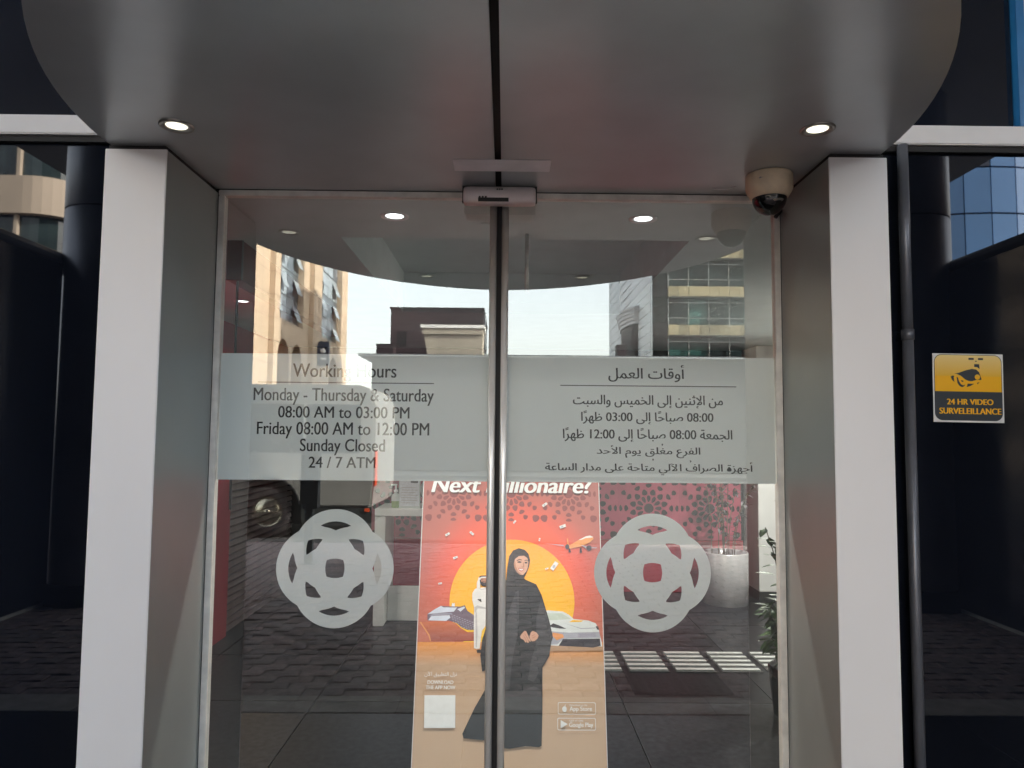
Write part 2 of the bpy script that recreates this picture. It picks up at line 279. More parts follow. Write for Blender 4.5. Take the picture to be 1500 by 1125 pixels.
('printed_engine','cardark',[(370.1,1071.2),(369.4,1067.3),(367.6,1063.8),(364.8,1061),(361.3,1059.2),(357.5,1058.5),(353.8,1059.1),(350.4,1060.9),(347.8,1063.6),(346.1,1067.1),(345.6,1071),(346.3,1074.9),(348.1,1078.4),(350.9,1081.2),(354.4,1083),(358.2,1083.7),(362,1083.1),(365.4,1081.3),(368,1078.6),(369.6,1075.1)]),
('printed_landing_gear','cardark',[(316.1,1070.8),(324.4,1070.9),(325.6,1049.1),(314.4,1049)]),
('printed_landing_gear','cardark',[(264.7,1067.7),(270.3,1067.8),(275.6,1051.4),(264.4,1050.3)]),
('printed_banknote','robe',[(-304.1,1127.3),(-285.5,1138.2),(-280.3,1129.8),(-298.9,1118.9)]),
('printed_banknote_mark','cargrey',[(-298.3,1128.2),(-291.8,1132),(-288.9,1127.3),(-295.4,1123.5)]),
('printed_banknote','robe',[(-186,1144.8),(-168.9,1131),(-175.1,1123.5),(-192.2,1137.3)]),
('printed_banknote_mark','cargrey',[(-183.1,1139.7),(-177.1,1134.9),(-180.5,1130.7),(-186.5,1135.5)]),
('printed_banknote','robe',[(-264.5,1025),(-244.4,1032.4),(-240.8,1023.5),(-260.9,1016.1)]),
('printed_banknote_mark','cargrey',[(-258.7,1024.9),(-251.6,1027.5),(-249.6,1022.5),(-256.7,1019.9)]),
('printed_banknote','robe',[(-327.2,911.8),(-310.9,914.7),(-309.3,907.6),(-325.6,904.7)]),
('printed_banknote_mark','cargrey',[(-322.8,911),(-317.1,912),(-316.2,908),(-321.9,907)]),
('printed_banknote','robe',[(143.2,1265.5),(163.5,1279.8),(169.8,1270.7),(149.5,1256.4)]),
('printed_banknote_mark','cargrey',[(149.7,1267),(156.8,1272),(160.3,1267),(153.2,1262)]),
('printed_banknote','robe',[(7.9,1183.4),(18.9,1196.5),(24.8,1191.7),(13.8,1178.6)]),
('printed_banknote_mark','cargrey',[(12,1185.6),(15.8,1190.2),(19.1,1187.5),(15.3,1182.9)]),
('printed_banknote','robe',[(222.8,1169.6),(250.6,1179.8),(254.9,1167.5),(227.2,1157.4)]),
('printed_banknote_mark','cargrey',[(230.7,1169.5),(240.4,1173),(242.8,1166.2),(233.1,1162.7)]),
('printed_banknote','robe',[(126.4,1101.1),(129,1115.3),(135.5,1114.2),(132.9,1100)]),
('printed_banknote_mark','cargrey',[(128.5,1104.4),(129.4,1109.4),(133,1108.8),(132.1,1103.8)]),
('printed_banknote','robe',[(178.2,978.5),(202,1011.3),(217,1001.1),(193.1,968.4)]),
('printed_banknote_mark','cargrey',[(187.5,984.4),(195.8,995.9),(204.1,990.3),(195.8,978.8)]),
('printed_banknote','robe',[(155.9,978.4),(169.5,983.3),(171.7,977.4),(158.1,972.5)]),
('printed_banknote_mark','cargrey',[(159.8,978.3),(164.6,980),(165.8,976.7),(161,975)]),
('printed_abaya','abaya',[(-15.8,924.4),(-37.4,932.4),(-75.1,895.2),(-77,860.8),(-96.7,758.9),(-124.4,669.9),(-131.3,604.3),(-122,539.5),(-93.4,550.4),(-109.2,465),(-153.3,391.2),(-201.6,292.9),(-195.5,275.6),(-111.4,267.8),(-43.8,237.7),(0.8,235.9),(67.9,246.3),(123.8,242.5),(135,248.6),(139.3,392.6),(140.5,557),(172.1,605.9),(174.9,649.7),(188.1,682.8),(173.5,749.4),(156.4,805.5),(139,862.2),(115.5,908),(67.8,928.4),(49.8,942.2)]),
('printed_abaya_reflection','abayareflect',[(29.7,895.9),(36.8,884.4),(37.3,748.5),(27,670.8),(12.2,605.1),(2.3,529.4),(-0.8,470.8),(-40.7,465.3),(-43.3,391.8),(-42.2,604.8),(-25.8,714.7),(-3,804.5)]),  # grey panels paint the paving mirrored in the door glass over the abaya
('printed_abaya_reflection','abayareflect',[(136.6,850.8),(156.3,794.2),(175.7,727.1),(184.6,682.8),(172.2,616.8),(137,557),(102.2,497.9),(77,508.4),(90.9,583.8),(114.4,660.3),(114.8,760.2)]),  # right-hand panel of the same painted reflection
('printed_skirt_reflection','abayareflect',[(-39.9,386.6),(135.9,387.4),(136.4,466.2),(102.2,481.9),(56.4,465.8),(-40.6,460)]),  # glass reflection across the skirt, painted as grey
('printed_hijab','hijab',[(-21,924.8),(-15.7,981),(-7.4,1032),(10,1057.8),(36.2,1067.8),(62.5,1061.1),(80,1044),(87.5,1015.6),(82.9,987.3),(74.1,964.7),(62.6,942.1),(56.8,928.1),(74.1,919.9),(51.1,889.1),(22.4,875.1),(-12.1,885.9),(-28.4,908)]),
('printed_hijab_fold','abaya',[(10.6,941.8),(27.9,944.7),(56.8,942.1),(53.9,930.9),(33.8,902.9),(13.6,919.5)]),
('printed_face','skinlite',[(13.2,998.1),(18.9,1019.7),(36.3,1032.3),(59.6,1034.8),(75.3,1024.1),(80,1004.2),(77,981.6),(69.5,963.5),(55.6,948.8),(42.3,949.9),(27.8,961.5),(17.3,978.4)]),
('printed_cheek','skin',[(13.2,998.1),(18.9,1012.3),(23.1,986.9),(32.5,965.5),(51,950.5),(42.3,949.9),(27.8,961.5),(17.3,978.4)]),
('printed_eyebrow','hair',[(26.5,1014.1),(39.3,1019.8),(50.9,1016.5),(50.9,1013.7),(39.3,1015.9),(27.7,1010.7)]),
('printed_eyebrow','hair',[(61.4,1014.3),(71.3,1016.6),(78.2,1011),(77.6,1008.7),(70.7,1013.2),(62,1011.5)]),
('printed_eye','hair',[(28.8,1007.3),(38.1,1010.7),(48.6,1006.8),(47.4,1002.9),(37,1002.2),(30,1003.9)]),
('printed_eye','hair',[(63.1,1005.2),(69.5,1007.6),(76.5,1003.6),(75.3,1000.2),(68.3,999.6),(63.1,1001.3)]),
('printed_nose','skin',[(55.6,1004.1),(59.1,1003.5),(61.4,984.3),(56.8,980.9),(48.6,983.7),(49.2,986.5),(55.6,986)]),
('printed_lips','lips',[(32.4,978.5),(42.3,979.7),(49.8,978),(61.4,977),(56.8,969.1),(48.1,964.5),(39.4,967.8)]),
('printed_smile','robe',[(35.9,976.2),(48.6,975.8),(57.9,974.7),(53.3,970.2),(46.3,968.4),(39.4,971.2)]),
('printed_hand','skinlite',[(43,685.1),(51.4,698.5),(62.7,709.3),(69.5,707.7),(76.8,693.3),(84.1,677.4),(90.9,666.8),(86.4,663),(78.5,672),(82.4,661.4),(76.2,658.7),(69.5,666.6),(71.7,661.3),(66.1,660.8),(58.2,671.9),(51.5,674.5),(45.8,677.2)]),
('printed_hand','skinlite',[(91,704.1),(99.5,709.5),(116.4,701.6),(124.8,689.9),(120.2,677.6),(107.8,666.9),(95.4,665.2),(86.4,674.7),(84.2,685.4)]),
('printed_finger_gap','skin',[(62.7,695.9),(65,697),(79.6,673.1),(77.9,671.5)]),
('printed_finger_gap','skin',[(57.1,689.5),(58.8,690.6),(72.3,668.3),(70.6,667.2)]),
('printed_finger_gap','skin',[(96.6,680.1),(110.7,686.6),(111.2,684.5),(97.7,676.9)]),
('printed_finger_gap','skin',[(94.3,689.7),(107.9,696.2),(108.4,694.1),(95.4,686.5)]),
('printed_panel','white',[(-368.4,443.6),(-235.3,444.3),(-232.5,315.3),(-365.1,314.7)]),
]

# ------------------------------------------------------------------ mesh helpers
class MB:
    def __init__(s): s.v = []; s.f = []; s.sm = []
    def add(s, vs_, fs, smooth=False):
        o = len(s.v); s.v += [tuple(v) for v in vs_]; s.f += [tuple(i+o for i in f) for f in fs]; s.sm += [smooth]*len(fs); return s
    def box(s, x0, x1, y0, y1, z0, z1):
        return s.add([(x0,y0,z0),(x1,y0,z0),(x1,y1,z0),(x0,y1,z0),(x0,y0,z1),(x1,y0,z1),(x1,y1,z1),(x0,y1,z1)],
                     [(0,3,2,1),(4,5,6,7),(0,1,5,4),(1,2,6,5),(2,3,7,6),(3,0,4,7)])
    def prism(s, pts, lo, hi, axis='z'):
        """extrude a 2-D polygon along an axis: z -> (x,y), y -> (x,z), x -> (y,z)"""
        n = len(pts)
        def P(a, b, h): return {'z': (a,b,h), 'y': (a,h,b), 'x': (h,a,b)}[axis]
        vs_ = [P(a,b,lo) for a,b in pts]+[P(a,b,hi) for a,b in pts]
        fs = [tuple(range(n-1,-1,-1)), tuple(range(n,2*n))]+[(i,(i+1)%n,n+(i+1)%n,n+i) for i in range(n)]
        return s.add(vs_, fs)
    def lathe(s, prof, cx, cy, n=32, a0=0.0, a1=2*PI, smooth=True):
        """revolve (r, z) profile round a vertical axis"""
        full = abs(a1-a0-2*PI) < 1e-6; k = n if full else n+1
        vs_ = [(cx+r*math.cos(a0+(a1-a0)*i/n), cy+r*math.sin(a0+(a1-a0)*i/n), z) for r,z in prof for i in range(k)]
        fs = []
        for j in range(len(prof)-1):
            for i in range(n):
                i2 = (i+1)%k if full else i+1
                fs.append((j*k+i, j*k+i2, (j+1)*k+i2, (j+1)*k+i))
        return s.add(vs_, fs, smooth)
    def tube(s, pts, r, n=8, smooth=True, r2=None):
        pts = [Vector(p) for p in pts]; m = len(pts); rings = []
        for i,p in enumerate(pts):
            d = (pts[min(i+1,m-1)]-pts[max(i-1,0)]).normalized()
            a = d.orthogonal().normalized() if i == 0 else (prev-d*prev.dot(d)).normalized()
            prev = a; b = d.cross(a); q = r if r2 is None else r+(r2-r)*i/(m-1)
            rings += [p+(a*math.cos(2*PI*k/n)+b*math.sin(2*PI*k/n))*q for k in range(n)]
        fs = [(j*n+i, j*n+(i+1)%n, (j+1)*n+(i+1)%n, (j+1)*n+i) for j in range(m-1) for i in range(n)]
        s.add(rings, fs, smooth)
        o = len(s.v)-m*n
        s.f += [tuple(o+i for i in range(n-1,-1,-1)), tuple(o+(m-1)*n+i for i in range(n))]; s.sm += [False, False]
        return s
    def mesh(s, name, m):
        me = bpy.data.meshes.new(name); me.from_pydata(s.v, [], s.f)
        me.polygons.foreach_set('use_smooth', s.sm)
        for x in (m if isinstance(m, list) else [m]): me.materials.append(M[x])
        me.validate(); me.update()
        return me
    def build(s, name, m, parent=None, bevel=0.0, fix=False):
        me = s.mesh(name, m)
        if bevel or fix:
            b = bmesh.new(); b.from_mesh(me); bmesh.ops.recalc_face_normals(b, faces=b.faces)
            if bevel:
                ed = [e for e in b.edges if len(e.link_faces) == 2 and e.calc_face_angle(0) > .5 and not e.link_faces[0].smooth]
                bmesh.ops.bevel(b, geom=ed, offset=bevel, segments=2, affect='EDGES', clamp_overlap=True)
            b.to_mesh(me); b.free()
        return link(name, me, parent)
def link(name, me, parent=None):
    o = bpy.data.objects.new(name, me); COL.objects.link(o)
    if parent: o.parent = parent
    return o
def tag(o, label, cat, group=None):
    o['label'] = label; o['category'] = cat
    if group: o['group'] = group
    return o
def thing(name, label, cat, loc=(0,0,0), group=None):
    o = bpy.data.objects.new(name, None); COL.objects.link(o); o.location = loc; o.empty_display_size = .1
    return tag(o, label, cat, group)
def structure(o): o['kind'] = 'structure'; return o
def stuff(o): o['kind'] = 'stuff'; return o
def box(name, m, parent, x0, x1, y0, y1, z0, z1, bevel=0.0): return MB().box(x0,x1,y0,y1,z0,z1).build(name, m, parent, bevel)
def at(o, *loc): o.location = loc; return o

# ------------------------------------------------------------------ lettering
FORMS = {'ا':(0xFE8D,2),'أ':(0xFE83,2),'إ':(0xFE87,2),'آ':(0xFE81,2),'ب':(0xFE8F,4),'ة':(0xFE93,2),'ت':(0xFE95,4),'ث':(0xFE99,4),'ج':(0xFE9D,4),'ح':(0xFEA1,4),'خ':(0xFEA5,4),'د':(0xFEA9,2),'ر':(0xFEAD,2),'ز':(0xFEAF,2),'س':(0xFEB1,4),'ص':(0xFEB9,4),'ظ':(0xFEC5,4),'ط':(0xFEC1,4),'ع':(0xFEC9,4),'غ':(0xFECD,4),'ف':(0xFED1,4),'ق':(0xFED5,4),'ل':(0xFEDD,4),'م':(0xFEE1,4),'ن':(0xFEE5,4),'ه':(0xFEE9,4),'و':(0xFEED,2),'ى':(0xFEEF,2),'ي':(0xFEF1,4)}
LIG = {'آ':0xFEF5,'أ':0xFEF7,'إ':0xFEF9,'ا':0xFEFB}
def shape_word(w):
    L = []; i = 0
    while i < len(w):
        if w[i] == 'ل' and i+1 < len(w) and w[i+1] in LIG: L.append(('lig', LIG[w[i+1]], '')); i += 2; continue
        if w[i] in '\u064b\u0651': L[-1] = (L[-1][0], L[-1][1], L[-1][2]+w[i]); i += 1; continue
        L.append((w[i], None, '')); i += 1
    joins = lambda t: t[0] != 'lig' and FORMS[t[0]][1] == 4
    out = []
    for k, t in enumerate(L):
        pv = k > 0 and joins(L[k-1]); nx = k+1 < len(L) and joins(t)
        if t[0] == 'lig': c = chr(t[1]+(1 if pv else 0))
        else: c = chr(FORMS[t[0]][0]+((3 if nx else 1) if pv else (2 if nx else 0)))
        out.append(c+t[2])
    return ''.join(reversed(out))
def arabic(s): return ' '.join(w if not w[0] in FORMS else shape_word(w) for w in reversed(s.split()))
def glyphs(s):
    """outlines of a line of type as triangles in (x, z), each closed contour grouped with its own counters"""
    c = bpy.data.curves.new('type', 'FONT'); c.body = s
    o = bpy.data.objects.new('type', c); COL.objects.link(o)
    dg = bpy.context.evaluated_depsgraph_get(); dg.update()
    cv = o.evaluated_get(dg).to_curve(dg)
    loops = []
    for sp in cv.splines:
        if sp.type == 'BEZIER':
            b = sp.bezier_points; n = len(b); pts = []
            for i in range(n):
                p, q = b[i], b[(i+1)%n]
                seg = interpolate_bezier(p.co, p.handle_right, q.handle_left, q.co, 5)
                pts += [(a.x, a.y) for a in seg[:-1]]
        else: pts = [(p.co.x, p.co.y) for p in sp.points]
        if len(pts) > 2: loops.append(pts)
    o.evaluated_get(dg).to_curve_clear(); bpy.data.objects.remove(o); bpy.data.curves.remove(c)
    area = lambda p: .5*sum(p[i][0]*p[(i+1)%len(p)][1]-p[(i+1)%len(p)][0]*p[i][1] for i in range(len(p)))
    def inside(pt, p):
        r = False; x, y = pt; j = len(p)-1
        for i in range(len(p)):
            if (p[i][1] > y) != (p[j][1] > y) and x < (p[j][0]-p[i][0])*(y-p[i][1])/(p[j][1]-p[i][1])+p[i][0]: r = not r
            j = i
        return r
    A = [area(p) for p in loops]
    own = {}
    for j in range(len(loops)):
        c_ = [i for i in range(len(loops)) if A[i]*A[j] < 0 and abs(A[i]) > abs(A[j]) and all(inside(q, loops[i]) for q in loops[j][::3])]
        if c_: own[j] = min(c_, key=lambda i: abs(A[i]))
    outer = [i for i in range(len(loops)) if i not in own]; tri = []
    for i in outer:
        hs = [loops[j] for j in own if own[j] == i]
        grp = [loops[i]]+hs; flat = [p for g in grp for p in g]
        for t in tessellate_polygon([[Vector((x, y, 0)) for x, y in g] for g in grp]): tri.append([flat[k] for k in t])
    return tri
def lettering(name, s, m, parent, x0, x1, y, z0, z1=None, shear=0.0, bold=0.0, keep=None, fit='box'):
    """set one line so that it spans x0..x1; z0 = bottom of the ink, z1 = top (or keep the type's own proportion times keep)"""
    tri = glyphs(s); X = [p[0] for t in tri for p in t]; Y = [p[1] for t in tri for p in t]
    sx = (x1-x0)/(max(X)-min(X)); sz = (z1-z0)/(max(Y)-min(Y)) if z1 is not None else sx*(keep or 1)
    base = min(Y) if fit == 'box' else 0.0
    mb = MB(); k = 0
    for dx in ([0] if not bold else [-bold, bold] if bold < .0013 else [-bold, -bold/3, bold/3, bold]):
        for t in tri:
            q = []
            for a, b in t:
                zz = z0+(b-base)*sz; q.append((x0+(a-min(X))*sx+dx+shear*(zz-z0), y-k*5e-6, zz))
            n = (Vector(q[1])-Vector(q[0])).cross(Vector(q[2])-Vector(q[0]))
            mb.add(q if n.y < 0 else q[::-1], [(0,1,2)])
        k += 1
    return mb.build(name, m, parent)

# ================================================================== SETTING: ground
structure(MB().box(-400, 400, -500, 400, -.9, -.26).build('ground', 'ground'))
structure(MB().box(-60, 60, -27, -8.6, -.5, -.20).build('road', 'asphalt'))
structure(MB().box(-60, 60, -30.2, -27, -.3, -.06).build('far_pavement', 'asphalt'))
landing = structure(MB().box(-6, 6, -1.735, -.001, -.3, -.012).build('landing', 'grout'))
J = .895; x_off = .70
def tiles(parent, xs, ys, name='floor_tile'):
    me = MB().box(-J/2+.003, J/2-.003, -J/2+.003, J/2-.003, -.012, 0).mesh(name, 'tile'); bm_ = None
    for i in xs:
        for j in ys:
            o = link(name, me, parent); o.location = (x_off+J*(i+.5), j, random.uniform(-.0006, .0006))
tiles(landing, range(-5, 4), [-.4475-.001, -.4475-J+.026])
kerb = structure(MB().box(-6, 6, -2.0, -1.737, -.3, -.006).build('kerb_bed', 'sand'))
me = MB().box(-.297, .297, -.13, .13, -.05, .004).mesh('kerb_stone', 'concrete')
for i in range(-10, 10):
    o = link('kerb_stone', me, kerb); o.location = (i*.6+.3, -1.868, random.uniform(-.001, .001))
pave = structure(MB().box(-14, 14, -8.3, -2.0, -.3, -.014).build('pavement', 'sand'))
kb = structure(MB().box(-60, 60, -8.6, -8.3, -.5, -.002).build('road_kerb', 'kerb_dark'))
for s_, (a, b) in (('left', (-60, -14)), ('right', (14, 60))):
    structure(MB().box(a, b, -8.3, .5, -.3, -.006).build('pavement', 'paver2'))
# interlocking wavy pavers, 24 x 12 cm
def paver_outline():
    L, W, n = .232, .112, 8; w = lambda t: .010*math.sin(2*PI*t)
    a = [(-L/2+L*i/n, -W/2+w(i/n)) for i in range(n+1)]; b = [(L/2-L*i/n, W/2+w(1-i/n)) for i in range(n+1)]
    return a+b
po = paver_outline()
def paver_mb(h, dx=0, dy=0, mb=None):
    mb = mb or MB(); n = len(po)
    vs_ = [(dx+x, dy+y, -.03) for x, y in po]+[(dx+x, dy+y, h-.004) for x, y in po]+[(dx+x*.965, dy+y*.93, h) for x, y in po]
    fs = [(i,(i+1)%n,n+(i+1)%n,n+i) for i in range(n)]+[(n+i,n+(i+1)%n,2*n+(i+1)%n,2*n+i) for i in range(n)]+[tuple(range(2*n,3*n))]
    return mb.add(vs_, fs)
pm = [paver_mb(0).mesh('paver', 'paver'), paver_mb(0).mesh('paver', 'paver2')]
cells = []
row = 0; y = -2.065
while y > -8.24:
    x = -6.6+(.12 if row % 2 else 0)
    while x < 6.6: cells.append((x, y)); x += .24
    y -= .12; row += 1
seen = sorted([c for c in cells if -2.3 < c[0] < 1.5 and not (.76 < c[0] < 1.42 and -2.62 < c[1] < -2.0)], key=lambda c: -c[1])[:296]
ss = set(seen); rest = [MB(), MB()]
for c in cells:
    if c in ss:
        o = link('paver', random.choice(pm), pave); o.location = (c[0], c[1], random.uniform(-.004, .003)); o.rotation_euler = (random.uniform(-.02,.02), random.uniform(-.012,.012), random.uniform(-.012,.012))
    else: paver_mb(random.uniform(-.004, .003), c[0], c[1], rest[random.random() < .4])
for r_, m_ in zip(rest, ('paver', 'paver2')): stuff(r_.build('paver_field', m_, pave))

# ================================================================== SETTING: the bank building
Z0 = 2.39                                  # height of the entrance soffit
bank = thing('bank_building', 'dark glass bank building with a deep overhang above the entrance', 'building')
FX0, FX1 = -1.19, 1.13
box('facade_panel', 'black_glass', bank, -12, FX0+.06, 0, .12, 0, 2.563)
box('facade_panel', 'black_glass', bank, FX1-.06, 12, 0, .12, 0, 2.563)
for a, b in ((-6.2,-3.62),(-3.61,-1.02),(-1.01,1.395),(1.405,1.774),(1.96,4.2),(4.21,6.2)):
    box('upper_panel', 'navy_glass', bank, a, b, 0, .12, 2.637, 4.848)
box('transom', 'white_metal', bank, -6.2, 6.2, -.035, .06, 2.566, 2.634, .004)
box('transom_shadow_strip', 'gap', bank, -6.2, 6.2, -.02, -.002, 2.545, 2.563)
box('blue_fin', 'blue_fin', bank, 1.778, 1.806, -.03, .1, 2.637, 4.84)
box('side_panel', 'pale_panel', bank, 1.809, 1.95, -.012, .1, 2.637, 4.84)
box('back_wall', 'black_plastic', bank, -12, -2.46, .2, 14, 0, 4.845)
box('back_wall', 'black_plastic', bank, 2.86, 12, .2, 14, 0, 4.845)
box('back_wall', 'black_plastic', bank, -2.45, 2.85, 5.4, 14, 0, 4.845)
box('floor_slab', 'black_plastic', bank, -2.45, 2.85, .13, 5.39, 2.83, 4.845)
box('head_panel', 'black_plastic', bank, FX0+.061, FX1-.061, .002, .125, 2.42, 2.56)
box('overhang', 'overhang', bank, -5.7, 5.7, -7.2, 14, 4.85, 6.0)
box('upper_storeys', 'navy_glass', bank, -5.7, 5.7, .3, 14, 6.003, 26)
box('upper_storeys', 'navy_glass', bank, -12, -5.71, .3, 14, 4.85, 26)
box('upper_storeys', 'navy_glass', bank, 5.71, 9.0, .3, 14, 4.85, 26)
box('sun_block', 'stone_pink', bank, 9.01, 10.9, -5.5, 14, 0, 26)  # unseen block added to keep the sun off the entrance

def column(x, label):
    t = thing('round_column', label, 'column', (x, -4.6, 0), 'round columns at the outer edge of the arcade')
    MB().lathe([(.44,0),(.44,.16),(.405,.18)], 0, 0, 40).build('plinth', 'black_wall', t)
    for a, b in ((.18, 3.64), (3.655, 4.85)):
        MB().lathe([(.395,a),(.4,a+.006),(.4,b-.006),(.395,b)], 0, 0, 40).build('cladding_shell', 'dark_clad', t)
    MB().lathe([(.39,3.63),(.39,3.66)], 0, 0, 32).build('joint_ring', 'gap', t)
    return t
column(-3.85, 'dark blue grey round column mirrored in the dark glass left of the entrance')
column(3.90, 'dark blue grey round column mirrored in the dark glass right of the entrance')
def side_wall(x0, x1, label):
    t = thing('side_wall', label, 'wall', (0,0,0), 'black side walls of the arcade')
    box('wall_body', 'black_wall', t, x0, x1, -4.3, -.002, 0, 3.1)
    MB().tube([((x0+x1)/2, -4.45, 3.14), ((x0+x1)/2, -.01, 3.14)], .10, 14).build('coping_tube', 'black_tube', t)
    box('base_trim', 'alu', t, x1 if x0 < 0 else x0-.012, x1+.012 if x0 < 0 else x0, -4.3, -.01, .002, .03)
side_wall(-4.35, -4.12, 'black arcade side wall with rounded coping mirrored in the left dark glass')
side_wall(4.12, 4.35, 'black arcade side wall with rounded coping mirrored in the right dark glass')

# ================================================================== entrance portal
portal = thing('entrance_portal', 'grey metal entrance surround with two pale pillars and a rounded canopy', 'entrance')
CX = -.03
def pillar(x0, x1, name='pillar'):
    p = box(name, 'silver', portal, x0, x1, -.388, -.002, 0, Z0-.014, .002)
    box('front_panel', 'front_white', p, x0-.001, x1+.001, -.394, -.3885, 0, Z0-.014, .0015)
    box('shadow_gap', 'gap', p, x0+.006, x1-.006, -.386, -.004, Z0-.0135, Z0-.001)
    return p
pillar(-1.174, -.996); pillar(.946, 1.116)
def canopy(z0, z1, side, inset=0.0, gap=.010):
    a, b = 1.135-inset, 1.325-inset; pts = []
    for i in range(33):
        t = PI/2*i/32; x = a*max(0, math.sin(t))**(2/1.85); pts.append((x, -.40-b*max(0, math.cos(t))**(2/1.85)))
    pts += [(a, -.004)]
    pts = [(max(gap, x), y) for x, y in pts]+[(gap, -.004)]
    pts = [(CX+side*x, y) for x, y in pts]
    if side < 0: pts = pts[::-1]
    mb = MB().prism(pts, z0, z1)
    return mb
for s_ in (-1, 1): canopy(Z0, Z0+.018, s_).build('soffit_panel', 'soffit', portal, .0015)
MB().box(CX-.03, CX+.03, -1.70, -.006, Z0+.0185, Z0+.03).build('seam_backing', 'gap', portal)
for s_ in (-1, 1): canopy(Z0+.031, Z0+.17, s_, .012, 0.0).build('fascia', 'silver', portal)
fr = MB()
fr.box(-.995, -.974, -.004, .030, 0, 2.368); fr.box(.924, .945, -.004, .030, 0, 2.368); fr.box(-.995, .945, -.004, .030, 2.3685, 2.388)
fr.build('door_frame', 'seal', portal, .002)
jb = MB(); jb.box(-1.13, -.9765, .0305, .035, 0, 2.419); jb.box(.9265, 1.07, .0305, .035, 0, 2.419); jb.box(-.976, .926, .0305, .035, 2.3745, 2.419)
jb.build('door_jamb', 'reveal', portal)

# ------------------------------------------------------------------ sliding doors
def ringlogo():
    """holes and outline of four overlapping rings; unit = metres"""
    Rr, ri, d = .1385, .0975, .0583
    C4 = [(d,0),(-d,0),(0,d),(0,-d)]
    ann = lambda x, y: any(ri <= math.hypot(x-a, y-b) <= Rr for a, b in C4)
    def trace(px, py, n=64, inside_out=True):
        out = []
        for i in range(n):
            t = 2*PI*i/n; c, s = math.cos(t), math.sin(t); r = 0
            while r < .3 and not ann(px+r*c, py+r*s): r += .0008
            lo, hi = max(0, r-.0008), r
            for _ in range(12):
                m = (lo+hi)/2
                if ann(px+m*c, py+m*s): hi = m
                else: lo = m
            out.append((px+lo*c, py+lo*s))
        return out
    outer = []
    for i in range(160):
        t = 2*PI*i/160
        r = max(a*math.cos(t)+b*math.sin(t)+math.sqrt(max(0, Rr*Rr-(a*math.sin(t)-b*math.cos(t))**2)) for a, b in C4)
        outer.append((r*math.cos(t), r*math.sin(t)))
    holes = [[(x*.82, y*.82) for x, y in trace(0, 0, 40)]]
    for k in range(4):
        a = k*PI/2
        holes.append(trace(.137*math.cos(a), .137*math.sin(a), 72))
        a += PI/4; holes.append(trace(.108*math.cos(a), .108*math.sin(a), 56))
    return outer, holes
def poly_with_holes(outer, holes):
    g = [outer]+holes; flat = [p for q in g for p in q]
    return flat, tessellate_polygon([[Vector((x, y, 0)) for x, y in q] for q in g])
LOGO = poly_with_holes(*ringlogo())
def door(x0, x1, tube_x, logo, label):
    t = thing('sliding_door', label, 'door', ((x0+x1)/2, 0, 0), 'pair of glass sliding doors'); cx = (x0+x1)/2
    z0, z1 = .02, 2.366
    mb = MB().box(x0-cx, x1-cx, 0, .010, z0, z1)
    pane = mb.build('glass_pane', ['glass_body', 'glass_front'], t)
    pane.data.polygons[2].material_index = 1
    box('frosted_band', 'vinyl', t, x0-cx+.0, x1-cx-.0, .0115, .0122, 1.394, 1.823)
    flat, tr = LOGO
    e = MB(); n = len(flat)
    vs_ = [(logo[0]-cx+x*logo[2], .0115, logo[1]+y*logo[2]) for x, y in flat]
    fs = []
    for a, b, c in tr:
        q = (Vector(vs_[b])-Vector(vs_[a])).cross(Vector(vs_[c])-Vector(vs_[a])); fs.append((a,b,c) if q.y < 0 else (a,c,b))
    e.add(vs_, fs); e.build('frosted_emblem', 'vinyl', t)
    MB().tube([(tube_x-cx, -.006, z0), (tube_x-cx, -.006, z1-.005)], .0122, 16).build('edge_tube', 'chrome', t)
    s = 1 if tube_x < CX else -1
    box('rubber_seal', 'gap', t, min(tube_x-cx-s*.0108, CX-cx+s*.0008), max(tube_x-cx-s*.0108, CX-cx+s*.0008), -.004, .008, z0, z1)
    box('bottom_rail', 'chrome', t, x0-cx+.002, x1-cx-.002, -.004, .016, z0-.012, z0+.05)
    return t, cx
dl, cl = door(-.972, -.044, -.047, (-.567, 1.101, 1.0), 'left glass sliding door with English opening hours and a frosted ring emblem')
dr, cr = door(-.016, .922, -.006, (.500, 1.094, 1.0), 'right glass sliding door with Arabic opening hours and a frosted ring emblem')
YL = .0107
def en(s, x0, x1, zb, cap): lettering('hours_lettering', s, 'text', dl, x0-cl, x1-cl, YL, zb, None, keep=cap, fit='base', bold=.0007)
en('Working Hours', -.726, -.374, 1.744, 1.22)
box('rule_line', 'text', dl, -.845-cl, -.245-cl, YL, YL+.0003, 1.7235, 1.7265)
en('Monday - Thursday & Saturday', -.857, -.245, 1.663, 1.28)
en('08:00 AM to 03:00 PM', -.772, -.327, 1.605, 1.16)
en('Friday 08:00 AM to 12:00 PM', -.842, -.259, 1.548, 1.24)
en('Sunday Closed', -.695, -.408, 1.492, 1.24)
en('24 / 7 ATM', -.664, -.439, 1.436, 1.1)
def ar(s, x0, x1, z0, z1): lettering('hours_lettering', arabic(s), 'text', dr, x0-cr, x1-cr, YL, z0, z1, bold=.0009)
ar('أوقات العمل', .352, .611, 1.737, 1.796)
box('rule_line', 'text', dr, .187-cr, .790-cr, YL, YL+.0003, 1.7215, 1.7245)
ar('من الإثنين إلى الخميس والسبت', .231, .743, 1.648, 1.692)
ar('08:00 صباحاً إلى 03:00 ظهراً', .259, .710, 1.592, 1.638)
ar('الجمعة 08:00 صباحاً إلى 12:00 ظهراً', .197, .774, 1.532, 1.580)
ar('الفرع مغلق يوم الأحد', .312, .664, 1.478, 1.520)
ar('أجهزة الصراف الآلي متاحة على مدار الساعة', .137, .842, 1.420, 1.466)
